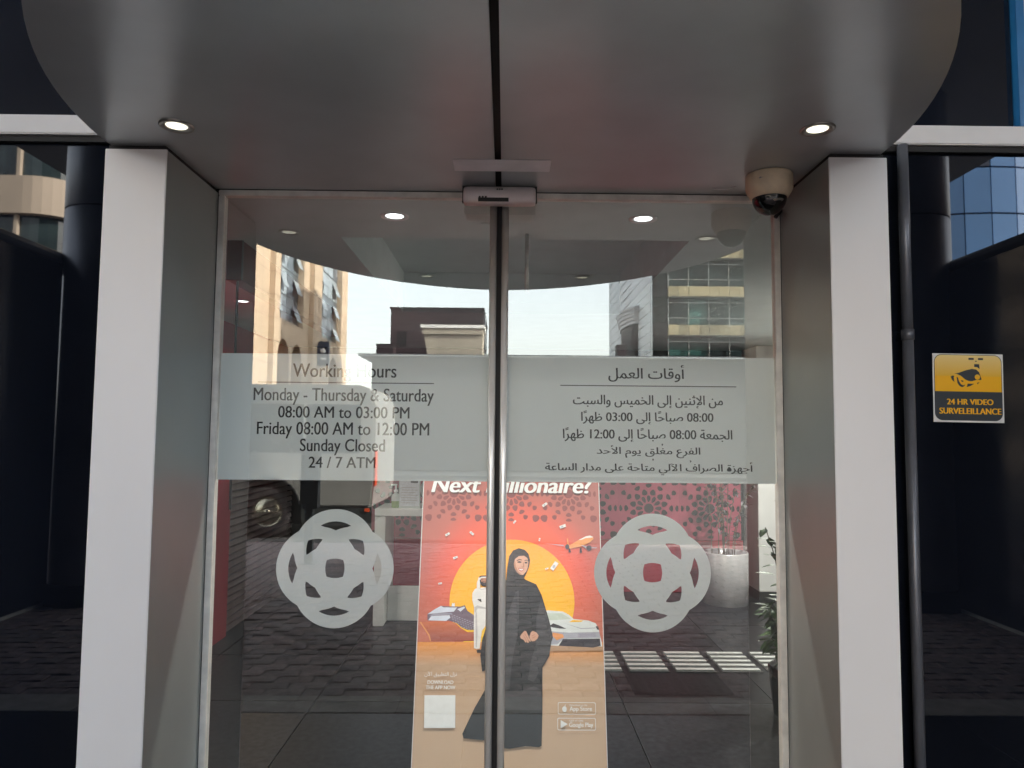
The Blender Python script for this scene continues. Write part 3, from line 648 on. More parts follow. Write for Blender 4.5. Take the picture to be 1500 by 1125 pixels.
for x, z in ((.535, 1.519), (.503, 1.468), (.631, 1.463)):
    lettering('vowel_mark', ',', 'text', dr, x-.003-cr, x+.003-cr, YL, z, z+.008)

# ------------------------------------------------------------------ things on and under the canopy
sen = thing('motion_sensor', 'pale pink plastic door sensor on a black plate under the canopy', 'sensor', (-.026, 0, 0))
box('backing_plate', 'black_plastic', sen, -.126, .126, -.066, -.055, 2.332, 2.3895)
prof = [(-.066,2.320),(-.112,2.317),(-.124,2.321),(-.129,2.332),(-.122,2.352),(-.100,2.374),(-.084,2.382),(-.066,2.385)]
cov = MB(); n = len(prof)
xs = [(-.120,.80),(-.117,.92),(-.108,.98),(-.096,1.0),(.096,1.0),(.108,.98),(.117,.92),(.120,.80)]
vs_ = []
for x, k in xs:
    for y, z in prof: vs_.append((x, -.066+(y+.066)*k, 2.350+(z-2.350)*k))
fs = [(i*n+j, (i+1)*n+j, (i+1)*n+(j+1)%n, i*n+(j+1)%n) for i in range(len(xs)-1) for j in range(n)]
fs += [tuple(range(n)), tuple(range((len(xs)-1)*n, len(xs)*n))[::-1]]
cov.add(vs_, fs, True).build('sensor_cover', 'sensor', sen, fix=True)
box('label_strip', 'black_plastic', sen, -.070, .030, -.1315, -.127, 2.317, 2.329)
for x in (-.068, -.058, -.048): box('label_tooth', 'black_plastic', sen, x, x+.006, -.1312, -.127, 2.3295, 2.334)
for k in range(3): box('maker_mark', 'text', sen, -.010+k*.0075, -.004+k*.0075, -.1125, -.100, 2.357, 2.366)
tag(box('paper_strip', 'paper', None, -.168, .133, -.308, -.212, Z0-.0024, Z0-.001), 'grey paper strip taped under the canopy across the seam', 'paper strip')

cam_t = thing('dome_camera', 'beige dome security camera under the canopy above the right door', 'camera', (.838, -.20, 0))
MB().lathe([(0.02,Z0-.0005),(.070,Z0-.0005),(.073,Z0-.006),(.073,Z0-.046),(.070,Z0-.055),(.058,Z0-.075),(.054,Z0-.078),(.050,Z0-.074)], 0, 0, 40).build('housing', 'beige_plastic', cam_t)
MB().lathe([(.0535*math.cos(a), Z0-.075-.056*math.sin(a)) for a in [PI/2*i/12 for i in range(13)]], 0, 0, 32).build('dome', 'dome', cam_t)
MB().lathe([(.012,Z0-.1),(.018,Z0-.095)], .01, -.045, 12).build('lens', 'lens_metal', cam_t)
for dx in (-.048, -.040, -.030): box('housing_mark', 'lens_metal', cam_t, dx-.002, dx+.003, -.0565-.006*(dx<-.04)*0-.004, -.05, Z0-.030, Z0-.027)
MB().tube([(-.075,.10,Z0-.004),(-.095,.12,Z0-.007),(-.125,.13,Z0-.004),(-.145,.13,Z0-.003)], .0022, 6).build('cable', 'white_metal', cam_t)
tag(MB().tube([(.936,-.012,2.345),(.944,-.020,2.332),(.930,-.022,2.318),(.922,-.022,2.306)], .007, 8).build('cable_clip', 'black_plastic'), 'small black cable clip at the top right corner of the door frame', 'clip')

def downlight(x, y, z, label, m='lamp', group='downlights in the canopy', r=.043, ring='lens_metal', power=None):
    t = thing('ceiling_light', label, 'ceiling light', (x, y, z), group)
    MB().lathe([(r+.003,-.0008),(r+.002,-.005),(r-.004,-.0065),(r*.70,-.003),(r*.66,-.0012)], 0, 0, 32).build('trim_ring', ring, t)
    MB().lathe([(r*.66,-.0014),(r*.4,-.0016),(.0005,-.0017)], 0, 0, 28).build('lens', m, t)
    if power:
        l = bpy.data.lights.new('downlight_beam', 'SPOT'); l.shadow_soft_size = r*.6; l.spot_size = R(88 if y < 1 else 150); l.spot_blend = .8; l.energy = power; l.color = (1, .96, .88)
        lo = bpy.data.objects.new('downlight_beam', l); COL.objects.link(lo); lo.parent = t; lo.location = (0, 0, -.012)
    return t
downlight(-.908, -.53, Z0, 'lit round downlight in the canopy near the left pillar')
downlight(.842, -.56, Z0, 'lit round downlight in the canopy near the right pillar')
downlight(-.423, -1.357, Z0, 'lit canopy downlight seen only mirrored in the glass left of the door seam')
downlight(.401, -1.352, Z0, 'lit canopy downlight seen only mirrored in the glass right of the door seam')

pp = thing('downpipe', 'thin grey vertical pipe beside the right pillar', 'pipe', (1.360, -.036, 0))
MB().tube([(0,0,.02),(0,0,1.9)], .0175, 14).build('pipe_section', 'pipe', pp)
MB().tube([(0,0,1.905),(0,0,2.56)], .0175, 14).build('pipe_section', 'pipe', pp)
MB().tube([(0,0,1.885),(0,0,1.92)], .0200, 14).build('coupling', 'pipe', pp)

# ------------------------------------------------------------------ surveillance sign
sg = thing('surveillance_sign', 'square yellow and dark camera warning sign stuck on the black glass', 'sign', (1.5815, 0, 1.7255))
sg.rotation_euler = (0, R(.6), 0)
W2, H2 = .121, .1175
box('sign_card', 'white', sg, -W2, W2, -.0022, -.0006, -H2, H2)
def rrect(x0, x1, z0, z1, r, corners='abcd', n=6):
    pts = []
    for cx, cz, a0, k in ((x1-r,z0+r,-90,'a'),(x1-r,z1-r,0,'b'),(x0+r,z1-r,90,'c'),(x0+r,z0+r,180,'d')):
        if k in corners: pts += [(cx+r*math.cos(R(a0+90*i/n)), cz+r*math.sin(R(a0+90*i/n))) for i in range(n+1)]
        else: pts.append({'a':(x1,z0),'b':(x1,z1),'c':(x0,z1),'d':(x0,z0)}[k])
    return pts
def flat(name, m, parent, pts, y):
    mb = MB(); g = [Vector((x, z, 0)) for x, z in pts]
    vs_ = [(x, y, z) for x, z in pts]; fs = []
    for t in tessellate_polygon([g]):
        q = (Vector(vs_[t[1]])-Vector(vs_[t[0]])).cross(Vector(vs_[t[2]])-Vector(vs_[t[0]])); fs.append(tuple(t) if q.y < 0 else (t[0],t[2],t[1]))
    return mb.add(vs_, fs).build(name, m, parent)
def gradz(name, stops, z0, z1, axis='Z', rough=.5):
    m, n, l, p = newmat(name); p.inputs['Roughness'].default_value = rough
    tc = n.new('ShaderNodeTexCoord'); sp = n.new('ShaderNodeSeparateXYZ'); l.new(tc.outputs['Object'], sp.inputs[0])
    mr = n.new('ShaderNodeMapRange'); mr.inputs['From Min'].default_value = z0; mr.inputs['From Max'].default_value = z1
    l.new(sp.outputs[axis], mr.inputs['Value']); rp = n.new('ShaderNodeValToRGB'); l.new(mr.outputs[0], rp.inputs['Fac'])
    e = rp.color_ramp.elements
    while len(e) < len(stops): e.new(.5)
    for k, (q, c) in enumerate(stops): e[k].position = q; e[k].color = (*c, 1)
    l.new(rp.outputs['Color'], p.inputs['Base Color']); return m
M['sign_yellow'] = gradz('sign_yellow_print', [(0,(.95,.50,.004)),(.42,(.95,.50,.004)),(.45,(.86,.50,.04)),(1,(.90,.70,.28))], -.015, .112)
M['sign_dark'] = mat('sign_dark_print', (.030, .038, .048), .5, 0, .05)
def sx(px): return (px-605)/4560.0*1.105
def sz(py): return (572-py)/4560.0*1.105
flat('sign_border', 'sign_dark', sg, rrect(-.1165,.1165,-.1115,.1145,.026), -.0025)
flat('sign_field', 'sign_yellow', sg, rrect(-.1145,.1145,-.0125,.1125,.0245,'bc'), -.0028)
def sf(pts, m='sign_dark', y=-.0031): flat('sign_pictogram', m, sg, [(sx(a), sz(b)) for a, b in pts], y)
sf([(400,375),(470,360),(560,325),(660,300),(720,308),(760,345),(790,430),(790,455),(720,455),(660,475),(610,472),(560,450),(500,400),(440,375)])
sf([(355,415),(385,398),(408,405),(400,430),(408,490),(375,460)])
sf([(440,415),(458,425),(475,480),(500,520),(530,535),(560,525),(545,550),(515,562),(480,545),(450,500)])
sf([(500,460),(535,470),(535,485),(512,488)])
sf([(595,510),(640,512),(690,510),(640,540),(580,560)])
sf([(730,495),(765,488),(730,520)])
sf([(695,232),(765,232),(770,300),(735,275),(692,270)])
sf([(615,145),(690,145),(690,172),(615,172)]); sf([(750,145),(822,145),(822,172),(750,172)]); sf([(703,185),(737,185),(720,203)])
sf([(735+38*math.cos(t*PI/8), 415+38*math.sin(t*PI/8)) for t in range(16)], 'sign_yellow', -.0034)
lettering('sign_lettering', '24 HR VIDEO', 'sign_yellow_flat' if 'sign_yellow_flat' in M else 'sign_yellow', sg, sx(300), sx(950), -.0032, sz(808), sz(728), bold=.0012)
lettering('sign_lettering', 'SURVELEILLANCE', 'sign_yellow', sg, sx(190), sx(1060), -.0032, sz(940), sz(855), bold=.0011)

# ================================================================== INSIDE
CZ = 2.45
ifl = structure(MB().box(-2.44, 2.84, .125, 5.38, -.3, -.012).build('interior_floor', 'grout'))
tiles(ifl, range(-4, 3), [.4475+.13+J*k for k in range(6)])
cl_ = MB()
for a in ((-2.44,-.76,.125,5.38),(.84,2.84,.125,5.38),(-.76,.84,.125,.83),(-.76,.84,2.9,5.38)): cl_.box(*a, CZ, CZ+.08)
structure(cl_.build('interior_ceiling', 'ceil'))
cf = MB().box(-.9, 1.0, .7, 3.05, CZ+.30, CZ+.36)
for a in ((-.9,-.76,.83,2.9),(.84,1.0,.83,2.9),(-.9,1.0,.70,.83),(-.9,1.0,2.9,3.04)): cf.box(*a, CZ+.081, CZ+.299)
structure(cf.build('ceiling_recess', 'ceil'))
structure(MB().box(-.5, .1, 1.55, 1.62, CZ+.26, CZ+.297).build('ceiling_vent', 'skirting'))
structure(MB().box(-2.44, 2.84, 5.15, 5.38, 0, CZ).build('interior_back_wall', 'skirting'))
structure(MB().box(-2.44, -2.26, .125, 5.15, 0, CZ).build('interior_left_wall', 'red_wall'))
structure(MB().box(2.72, 2.84, .125, 5.15, 0, CZ).build('interior_right_wall', 'wall_in'))
fw = MB(); fw.box(-2.26, -1.12, .125, .2, 0, CZ); fw.box(1.08, 2.72, .125, .2, 0, CZ)
structure(fw.build('interior_front_wall', 'reveal'))
def indoor(x, y, label, power=9, r=.056): return downlight(x, y, CZ, label, 'lamp_in', 'round ceiling lights inside the bank', r, 'white_metal', power)
indoor(-.464, .487, 'bright white ceiling light inside behind the left door', 14)
indoor(.562, .487, 'bright white ceiling light inside behind the right door', 14)
indoor(-1.80, 2.5, 'small white ceiling light by the red wall behind the left frame', 9)
indoor(2.3, 2.2, 'added ceiling light, unseen behind the right pillar nearest the front wall', 30)  # unseen lamp added to brighten the plants, planter and lattice
indoor(2.3, 3.4, 'added ceiling light, unseen behind the right pillar nearest the white indoor pillar', 30)  # also added out of sight, for the planter
indoor(-2.0, 1.7, 'added ceiling light, unseen behind the left pillar near the slatted panel', 10)  # added out of view to light the desk side
bk = thing('wall_bulkhead', 'dark red bulkhead box high on the left behind the glass', 'bulkhead', (0,0,0))
box('bulkhead_body', 'red_dark', bk, -1.305, -1.236, .9, 2.9, 2.262, 2.449)
box('edge_trim', 'mullion', bk, -1.2355, -1.229, .898, .906, 2.262, 2.448)
tag(MB().tube([(-1.262,.93,2.261),(-1.262,.93,1.2)], .006, 6).build('pendant_cable', 'black_plastic'), 'thin black cord hanging below the dark red bulkhead', 'cord')
tag(MB().tube([(.089,.74,2.449),(.089,.74,2.19)], .009, 10).build('hanging_rod', 'lens_metal'), 'pale rod hanging from the ceiling right of the door seam', 'rod')

sp_ = thing('slatted_panel', 'dark slatted panel with a red edge beside the left door frame', 'panel', (-2.15, 0, 0))
box('red_edge', 'red_wall', sp_, -.08, .03, 2.85, 3.28, .002, 2.2)
box('panel_back', 'red_dark', sp_, -.09, -.035, 3.285, 5.0, .002, 2.2)
me = MB().box(-.035, .012, 3.285, 5.0, -.021, .021).mesh('slat', 'slat')
for k in range(40): o = link('slat', me, sp_); o.location = (0, 0, .04+k*.054); o.rotation_euler = (0, R(-14), 0)

def blob(cx, cz, r0, r1, ang, n=10):
    # a drop-shaped opening pointing outwards along ang
    c, s = math.cos(ang), math.sin(ang); o = []
    for k in range(n):
        t = 2*PI*k/n; u, v = r0*math.cos(t), r1*math.sin(t)*(1+.35*math.cos(t)); o.append((cx+u*c-v*s, cz+u*s+v*c))
    return o
def rosette(s):
    h = [[(.080*s*math.cos(2*PI*k/14), .080*s*math.sin(2*PI*k/14)) for k in range(14)]]
    for k in range(12):
        a = 2*PI*k/12; h.append(blob(.155*s*math.cos(a), .155*s*math.sin(a), .058*s, .032*s, a))
        a += PI/12; h.append(blob(.265*s*math.cos(a), .265*s*math.sin(a), .052*s, .046*s, a+PI))
    for k in range(12):
        a = 2*PI*k/12; q = .365*s; h.append(blob(q*math.cos(a), q*math.sin(a), .036*s, .050*s, a))
    for k in range(4):
        a = PI/4+k*PI/2; h.append(blob(.60*s*math.cos(a), .60*s*math.sin(a), .062*s, .062*s, a))
        for d in (-.24, .24): h.append(blob(.475*s*math.cos(a+d), .475*s*math.sin(a+d), .042*s, .040*s, a))
        b = k*PI/2; h.append(blob(.455*s*math.cos(b), .455*s*math.sin(b), .028*s, .05*s, b))
    return h
def perforated(s, th):
    H2 = s/2-.0004; o = [(-H2,-H2),(H2,-H2),(H2,H2),(-H2,H2)]; hs = rosette(s)
    flat_, tr = poly_with_holes(o, hs); n = len(flat_); mb = MB()
    fs = []
    for a, b, c in tr:
        (x1, z1), (x2, z2), (x3, z3) = flat_[a], flat_[b], flat_[c]
        fs.append((a, b, c) if (x2-x1)*(z3-z1)-(z2-z1)*(x3-x1) > 0 else (a, c, b))
    vs_ = [(x, 0, z) for x, z in flat_]+[(x, th, z) for x, z in flat_]; k = 4
    for h in hs:
        m = len(h); fs += [(k+i, k+(i+1) % m, n+k+(i+1) % m, n+k+i) for i in range(m)]; k += m
    return mb.add(vs_, fs)
ls = thing('lattice_screen', 'rose coloured star lattice screen along the red back wall', 'screen', (0, 5.0, 0))
LS = .62; me = perforated(LS, .018).mesh('lattice_tile', 'lattice')
for i in range(6):
    for j in range(2): o = link('lattice_tile', me, ls); o.location = (-1.335+LS*(i+.5), 0, .52+LS*(j+.5))
box('bottom_board', 'red_wall', ls, -1.34, 2.40, -.006, .03, .002, .515)
box('backing', 'lattice_dark', ls, -1.34, 2.40, .05, .1, .52, 1.9)
box('top_rail', 'lattice', ls, -1.34, 2.40, -.01, .03, 1.768, 1.9)

dk = thing('reception_desk', 'white open reception desk at the left of the poster', 'desk', (-1.06, 3.6, 0))
box('desk_top', 'desk', dk, 0, 1.5, 0, .5, .885, .945, .004)
box('side_leg', 'desk', dk, 0, .085, .01, .49, 0, .884, .003)
box('side_leg', 'desk', dk, 1.415, 1.5, .01, .49, 0, .884, .003)
box('plinth_panel', 'desk', dk, .088, 1.412, .18, .22, .004, .285, .003)
bt = thing('sanitizer_bottle', 'pump bottle of green hand gel on the left end of the white desk', 'bottle', (-.905, 3.70, .946))
MB().lathe([(.001,0),(.034,0),(.036,.004),(.036,.055)], 0, 0, 20).build('gel', 'gel', bt)
MB().lathe([(.0365,.055),(.036,.09),(.03,.108),(.013,.118),(.013,.128)], 0, 0, 20).build('bottle_body', 'clear', bt)
MB().lathe([(.017,.128),(.017,.146),(.006,.148),(.006,.185),(.001,.187)], 0, 0, 16).box(-.04,.008,-.009,.009,.182,.194).build('pump', 'white', bt)
ns = thing('notice_stand', 'white framed notice standing on the white desk', 'notice', (-.79, 3.68, .946))
box('acrylic_frame', 'clear', ns, -.088, .088, 0, .02, 0, .255)
box('notice_sheet', 'notice', ns, -.080, .080, -.003, -.0005, .014, .245)
box('notice_heading', 'text', ns, .01, .07, -.0045, -.0032, .205, .225)
for k in range(7): box('notice_line', 'lens_metal', ns, -.068, .05+.02*(k%2), -.0045, -.0032, .165-k*.021, .169-k*.021)
wd = thing('white_disc_stand', 'round pale disc stand beside the notice at the poster edge', 'disc_stand', (-.60, 3.72, .946))  # plain white disc on a foot, its use unknown
MB().lathe([(.001,0),(.06,0),(.06,.01),(.012,.016),(.012,.05)], 0, 0, 20).build('stand_foot', 'white', wd)
q = MB().lathe([(.001,-.008),(.10,-.008),(.105,0),(.10,.008),(.001,.008)], 0, 0, 32).build('disc', 'white', wd); q.rotation_euler = (PI/2, 0, 0); q.location = (0, 0, .15)

# planter and plants
def leaves(n, spots, L, W, droop, mb, rnd):
    for k in range(n):
        px, py, pz = spots(k, rnd); a = rnd.uniform(0, 2*PI); e = rnd.uniform(-.6, .7)-droop
        l = L*rnd.uniform(.6, 1.2); w = W*rnd.uniform(.7, 1.2); d = Vector((math.cos(a)*math.cos(e), math.sin(a)*math.cos(e), math.sin(e)))
        s = d.cross(Vector((0, 0, 1))).normalized(); u = s.cross(d); p = Vector((px, py, pz))
        mb.add([p, p+d*l*.35+s*w*.5+u*l*.04, p+d*l*.75+s*w*.33-u*l*.02, p+d*l-u*l*.10, p+d*l*.75-s*w*.33-u*l*.02, p+d*l*.35-s*w*.5+u*l*.04, p+d*l*.4+u*l*.015],
               [(0,1,6),(1,2,6),(2,3,6),(3,4,6),(4,5,6),(5,0,6)])
    return mb
pl = thing('steel_planter', 'round brushed steel planter on the floor by the lattice screen', 'planter', (2.09, 4.55, 0))
MB().lathe([(.205,0),(.21,.004),(.21,.468),(.207,.475),(.198,.475),(.196,.40)], 0, 0, 48).build('steel_shell', 'steel', pl)
MB().lathe([(.197,.42),(.10,.435),(.001,.44)], 0, 0, 24).build('soil', 'soil', pl)
rnd = random.Random(3)
pt = thing('purple_plant', 'thin purple green plant growing out of the steel planter', 'plant', (2.09, 4.55, .43))
st = MB(); tips = []
for k in range(11):
    a = rnd.uniform(0, 2*PI); r = rnd.uniform(.02, .16); b = rnd.uniform(.05, .30); h = rnd.uniform(.55, 1.0)
    p = [(r*math.cos(a)*(1-.3*t)+b*t*t*math.cos(a), r*math.sin(a)+b*t*t*math.sin(a), h*t) for t in (0,.3,.6,.85,1)]; st.tube(p, .005, 5, r2=.002); tips.append(p)
st.build('stems', 'stem', pt)
def on_stem(k, r):
    p = tips[k % len(tips)]; t = r.uniform(.8, 3.99); i = int(t); f = t-i
    return [p[i][q]*(1-f)+p[i+1][q]*f+r.uniform(-.012,.012) for q in range(3)]
stuff(leaves(230, on_stem, .085, .022, .25, MB(), rnd).build('foliage', 'leaf2', pt))
gp = thing('green_plant', 'leafy green plant just inside the glass at the right door frame', 'plant', (1.63, 1.75, 0))
MB().lathe([(.001,0),(.10,0),(.13,.26),(.12,.27),(.11,.24),(.001,.235)], 0, 0, 24).build('pot', 'black_wall', gp)
st = MB(); tips = []
for k in range(12):
    a = rnd.uniform(PI*.55, PI*1.6) if k < 9 else rnd.uniform(0, 2*PI); b = rnd.uniform(.10, .25); h = rnd.choice([.45, .6, 1.05, 1.2, 1.3])
    p = [(b*t*t*math.cos(a), b*t*t*math.sin(a), .23+(h-.23)*(t if k % 3 else math.sin(t*PI*.62)*1.05)) for t in (0,.3,.6,.85,1)]; st.tube(p, .006, 5, r2=.0025); tips.append(p)
st.build('stems', 'stem', gp)
stuff(leaves(420, on_stem, .10, .042, .35, MB(), rnd).build('foliage', 'leaf', gp))
wp = thing('white_pillar', 'square white pillar with dark skirting inside near the right frame', 'pillar', (2.56, 4.75, 0))
box('shaft', 'pillar_white', wp, -.13, .15, -.14, .30, .09, 2.44, .004)
box('skirting', 'skirting', wp, -.137, .157, -.147, .307, 0, .0895)

gt = thing('floor_grille', 'row of pale aluminium floor grilles set in the dark floor right of the poster', 'floor grille', (0, 0, .002))
me = MB().box(-.125, .125, -.021, .021, 0, .008).mesh('grille_bar', 'alu')
for i in range(5):
    fx = .66+i*.308
    box('grille_tray', 'skirting', gt, fx-.135, fx+.135, 2.475, 2.945, 0, .0028)
    for k in range(5): o = link('grille_bar', me, gt); o.location = (fx, 2.52+k*.093, .003)

# ------------------------------------------------------------------ poster
A14 = R(14.3)
bn = thing('poster_stand', 'tall leaning advertising poster of a smiling woman in black before an orange sun', 'poster', (.031, .66, 0))
bn.rotation_euler = (-A14, 0, 0)
def sheet_mat():
    m, n, l, p = newmat('poster_red_print'); p.inputs['Roughness'].default_value = .45
    tc = n.new('ShaderNodeTexCoord')
    sub = n.new('ShaderNodeVectorMath'); sub.operation = 'SUBTRACT'; sub.inputs[1].default_value = (.006, 0, .83); l.new(tc.outputs['Object'], sub.inputs[0])
    sc = n.new('ShaderNodeVectorMath'); sc.operation = 'MULTIPLY'; sc.inputs[1].default_value = (1, 0, .85); l.new(sub.outputs[0], sc.inputs[0])
    ln = n.new('ShaderNodeVectorMath'); ln.operation = 'LENGTH'; l.new(sc.outputs[0], ln.inputs[0])
    mr = n.new('ShaderNodeMapRange'); mr.inputs['From Min'].default_value = .25; mr.inputs['From Max'].default_value = .60; l.new(ln.outputs['Value'], mr.inputs['Value'])
    rp = n.new('ShaderNodeValToRGB'); e = rp.color_ramp.elements; e[0].color = (.82, .11, .05, 1); e[0].position = 0.05
    e[1].color = (.36, .115, .10, 1); e[1].position = .85; x = e.new(.28); x.color = (.66, .10, .065, 1); x = e.new(.5); x.color = (.46, .115, .09, 1)
    l.new(mr.outputs[0], rp.inputs['Fac'])
    sp = n.new('ShaderNodeSeparateXYZ'); l.new(tc.outputs['Object'], sp.inputs[0])
    m2 = n.new('ShaderNodeMapRange'); m2.inputs['From Min'].default_value = 1.0; m2.inputs['From Max'].default_value = .66; l.new(sp.outputs['Z'], m2.inputs['Value'])
    mx = n.new('ShaderNodeMix'); mx.data_type = 'RGBA'; mx.inputs['B'].default_value = (.55, .17, .10, 1)
    k = n.new('ShaderNodeMath'); k.operation = 'MULTIPLY'; k.inputs[1].default_value = .75; l.new(m2.outputs[0], k.inputs[0])
    l.new(k.outputs[0], mx.inputs['Factor']); l.new(rp.outputs['Color'], mx.inputs['A']); l.new(mx.outputs['Result'], p.inputs['Base Color'])
    return m
M['sheet'] = sheet_mat()
P_ = {'sun': gradz('poster_sun_print', [(0,(.95,.58,.02)),(.35,(.93,.46,.02)),(1,(.92,.33,.03))], .66, 1.11),
      'sand': gradz('poster_sand_print', [(0,(.66,.46,.31)),(.35,(.60,.42,.29)),(.85,(.52,.34,.22)),(.96,(.72,.30,.09)),(1,(.80,.30,.05))], 0, .663),
      'hull': gradz('poster_hull_print', [(0,(.36,.09,.06)),(1,(.62,.16,.06))], .68, .75)}
for k_, c_ in dict(hulllite=(.75,.30,.10), shipdark=(.16,.11,.15), shipwhite=(.66,.68,.78), shipgrey=(.33,.31,.38), robe=(.74,.70,.68), robeshade=(.50,.46,.46), skin=(.42,.19,.12), skinlite=(.62,.34,.24), hair=(.02,.013,.012), lips=(.45,.07,.06), carshade=(.45,.27,.16), carwhite=(.68,.70,.70), carglass=(.52,.57,.50), cargrey=(.38,.38,.44), cardark=(.035,.03,.04), abaya=(.012,.012,.014), abayareflect=(.050,.048,.052), hijab=(.020,.018,.017), white=(.80,.80,.80), pattern=(.22,.045,.045)).items():
    P_[k_] = mat('poster_%s_print' % k_, c_, .45, 0, .03, 30)
for k_ in P_: M['print_'+k_] = P_[k_]
sheet = box('print_sheet', 'sheet', bn, -.410, .410, 0, .004, 0, 1.95)
box('side_rail', 'white_metal', bn, -.4135, -.4105, -.001, .006, 0, 1.95); box('side_rail', 'white_metal', bn, .4105, .4135, -.001, .006, 0, 1.95)
box('back_board', 'pale_panel', bn, -.40, .40, .005, .02, 0, 1.95)
pat = MB()
for i in range(3):
    for j in range(2):
        for h in rosette(.268):
            q = [(max(-.408, min(.408, -.268+.268*i+x)), max(1.17, 1.32+.268*j+z)) for x, z in h]; n = len(q)
            pat.add([(x, -.0004, z) for x, z in q], [tuple(range(n))])
pat.build('printed_lattice', 'print_pattern', sheet)
for k, (nm, m_, pts) in enumerate(PRINT):
    flat(nm, 'print_'+m_, sheet, [(max(-.409, min(.409, x/1000)), max(.001, z/1000)) for x, z in pts], -.0006-.00004*k)
YP = -.0062
lettering('poster_lettering', 'Next Millionaire?', 'print_white', sheet, -.372, .365, YP, 1.322, 1.396, shear=.22, bold=.0035)
lettering('poster_lettering', arabic('نزل التطبيق الآن'), 'print_white', sheet, -.372, -.232, YP, .516, .538)
lettering('poster_lettering', 'DOWNLOAD', 'print_white', sheet, -.357, -.246, YP, .4885, .5035, bold=.0005)
lettering('poster_lettering', 'THE APP NOW', 'print_white', sheet, -.364, -.237, YP, .4675, .4825, bold=.0005)
def badge(x0, x1, z0, z1):
    o = rrect(x0, x1, z0, z1, .007); i = rrect(x0+.0022, x1-.0022, z0+.0022, z1-.0022, .006)
    mb = MB(); n = len(o); mb.add([(x, YP, z) for x, z in o]+[(x, YP, z) for x, z in i], [(k,(k+1)%n,n+(k+1)%n,n+k) for k in range(n)]); mb.build('badge_outline', 'print_white', sheet)
badge(.206, .369, .3705, .4185); badge(.203, .367, .3085, .357)
lettering('badge_lettering', 'App Store', 'print_white', sheet, .2565, .352, YP, .379, .402, bold=.0005)
lettering('badge_lettering', 'Download on the', 'print_white', sheet, .2570, .332, YP, .4035, .4115)
lettering('badge_lettering', 'Google Play', 'print_white', sheet, .2535, .355, YP, .3165, .339, bold=.0005)
lettering('badge_lettering', 'GET IT ON', 'print_white', sheet, .2540, .312, YP, .342, .3495)
flat('badge_symbol', 'print_white', sheet, [(.2170,.3165),(.2470,.3325),(.2170,.3485)], YP)
ap = [(.235+.0105*math.cos(t)*(1 if math.cos(t) < .55 else .82), .3915+.0115*math.sin(t)) for t in [2*PI*i/28 for i in range(28)]]
flat('badge_symbol', 'print_white', sheet, ap, YP); flat('badge_symbol', 'print_white', sheet, [(.235,.4045),(.2365,.4085),(.2405,.4095),(.2395,.406)], YP)
box('stand_foot', 'pale_panel', bn, -.41, .41, .022, .05, 0, .03)

# ================================================================== STREET (seen mirrored in the doors)
tag_mat = thing('door_mat', 'dark ribbed mat lying on the pavers before the kerb on the right', 'mat', (1.09, -2.30, .004))
box('mat_pad', 'mat', tag_mat, -.30, .30, -.26, .26, 0, .012, .003)
me = MB().box(-.29, .29, -.006, .006, 0, .005).mesh('mat_rib', 'mat')
for k in range(20): o = link('mat_rib', me, tag_mat); o.location = (0, -.245+k*.0258, .0125)

van = thing('parked_van', 'white van parked at the kerb with a tarnished hub cap', 'van', (-4.93, -10.0, -.20)); van.scale = (1.174, 1.174, 1.174)
def arch(cx, r, n=12, zb=.45): 
    a0 = math.asin((zb-.40)/r); return [(cx-r*math.cos(a0+(PI-2*a0)*i/n), .40+r*math.sin(a0+(PI-2*a0)*i/n)) for i in range(n+1)]
vx = lambda x: x+4.2
lower = [(-2.45,.45)]+arch(-1.75+0, .47)+arch(.80, .47)+[(2.30,.45)]
outl = lower+[(2.33,.8),(2.33,1.9),(2.26,2.14),(2.10,2.20),(-1.3,2.20),(-1.75,2.05),(-2.25,1.35),(-2.50,1.15),(-2.55,.7)]
vb = MB().prism(outl, -1.9, 0, 'y'); vb.build('body', 'van', van, .03, fix=True)
dk_ = [(-2.45,.24),(-2.45,.497),(-2.225,.497),(-2.2,.24)]
for a, b in ((-2.45,-2.24),(-1.26,.31),(1.29,2.30)): box('sill', 'van_dark', van, a, b, -1.86, -.02, .22, .447, .01)
for a, b in ((-1.55,-.65),(-.60,.35),(.40,1.30),(1.35,2.12)): box('side_window', 'van_glass', van, a, b, -.02, .006, 1.22, 1.92, .004)
box('door_handle', 'van_dark', van, -.42, -.26, .004, .03, 1.05, 1.09, .004)
for a in (-.63, .37): box('door_seam', 'gap', van, a-.006, a+.006, -.01, .0025, .52, 2.1)
MB().lathe([(.001,0),(.013,0),(.013,.012),(.001,.014)], 0, 0, 14).build('filler_cap', 'van_dark', van).location = (2.2, .004, .95)
box('marker_lamp', 'red_lamp', van, 2.20, 2.27, -.018, .0, .385, .435, .004)
box('tail_lamp', 'red_lamp', van, 2.31, 2.345, -.18, -.03, .75, 1.25, .006)
wheel_meshes = None
for cx in (-1.75, .80):
    for yy, d in ((-.06, 1), (-1.84, -1)):
        w = bpy.data.objects.new('wheel', None); COL.objects.link(w); w.parent = van; w.location = (cx, yy, .375); w.rotation_euler = (-PI/2*d, 0, 0)
        MB().lathe([(.21,-.02),(.25,.0),(.33,.0),(.365,-.03),(.375,-.08),(.365,-.16),(.33,-.19),(.21,-.18)], 0, 0, 32).build('tyre', 'rubber', w)
        MB().lathe([(.215,-.015),(.20,-.03),(.185,-.035),(.17,-.015),(.10,.005),(.05,.012),(.001,.014)], 0, 0, 32).build('hub_cap', 'hub', w)
        MB().lathe([(.045,.012),(.03,.035),(.001,.038)], 0, 0, 16).build('hub_boss', 'hub', w)
    box('wheel_well', 'gap', van, cx-.44, cx+.44, -1.6, -.30, .30, .86)

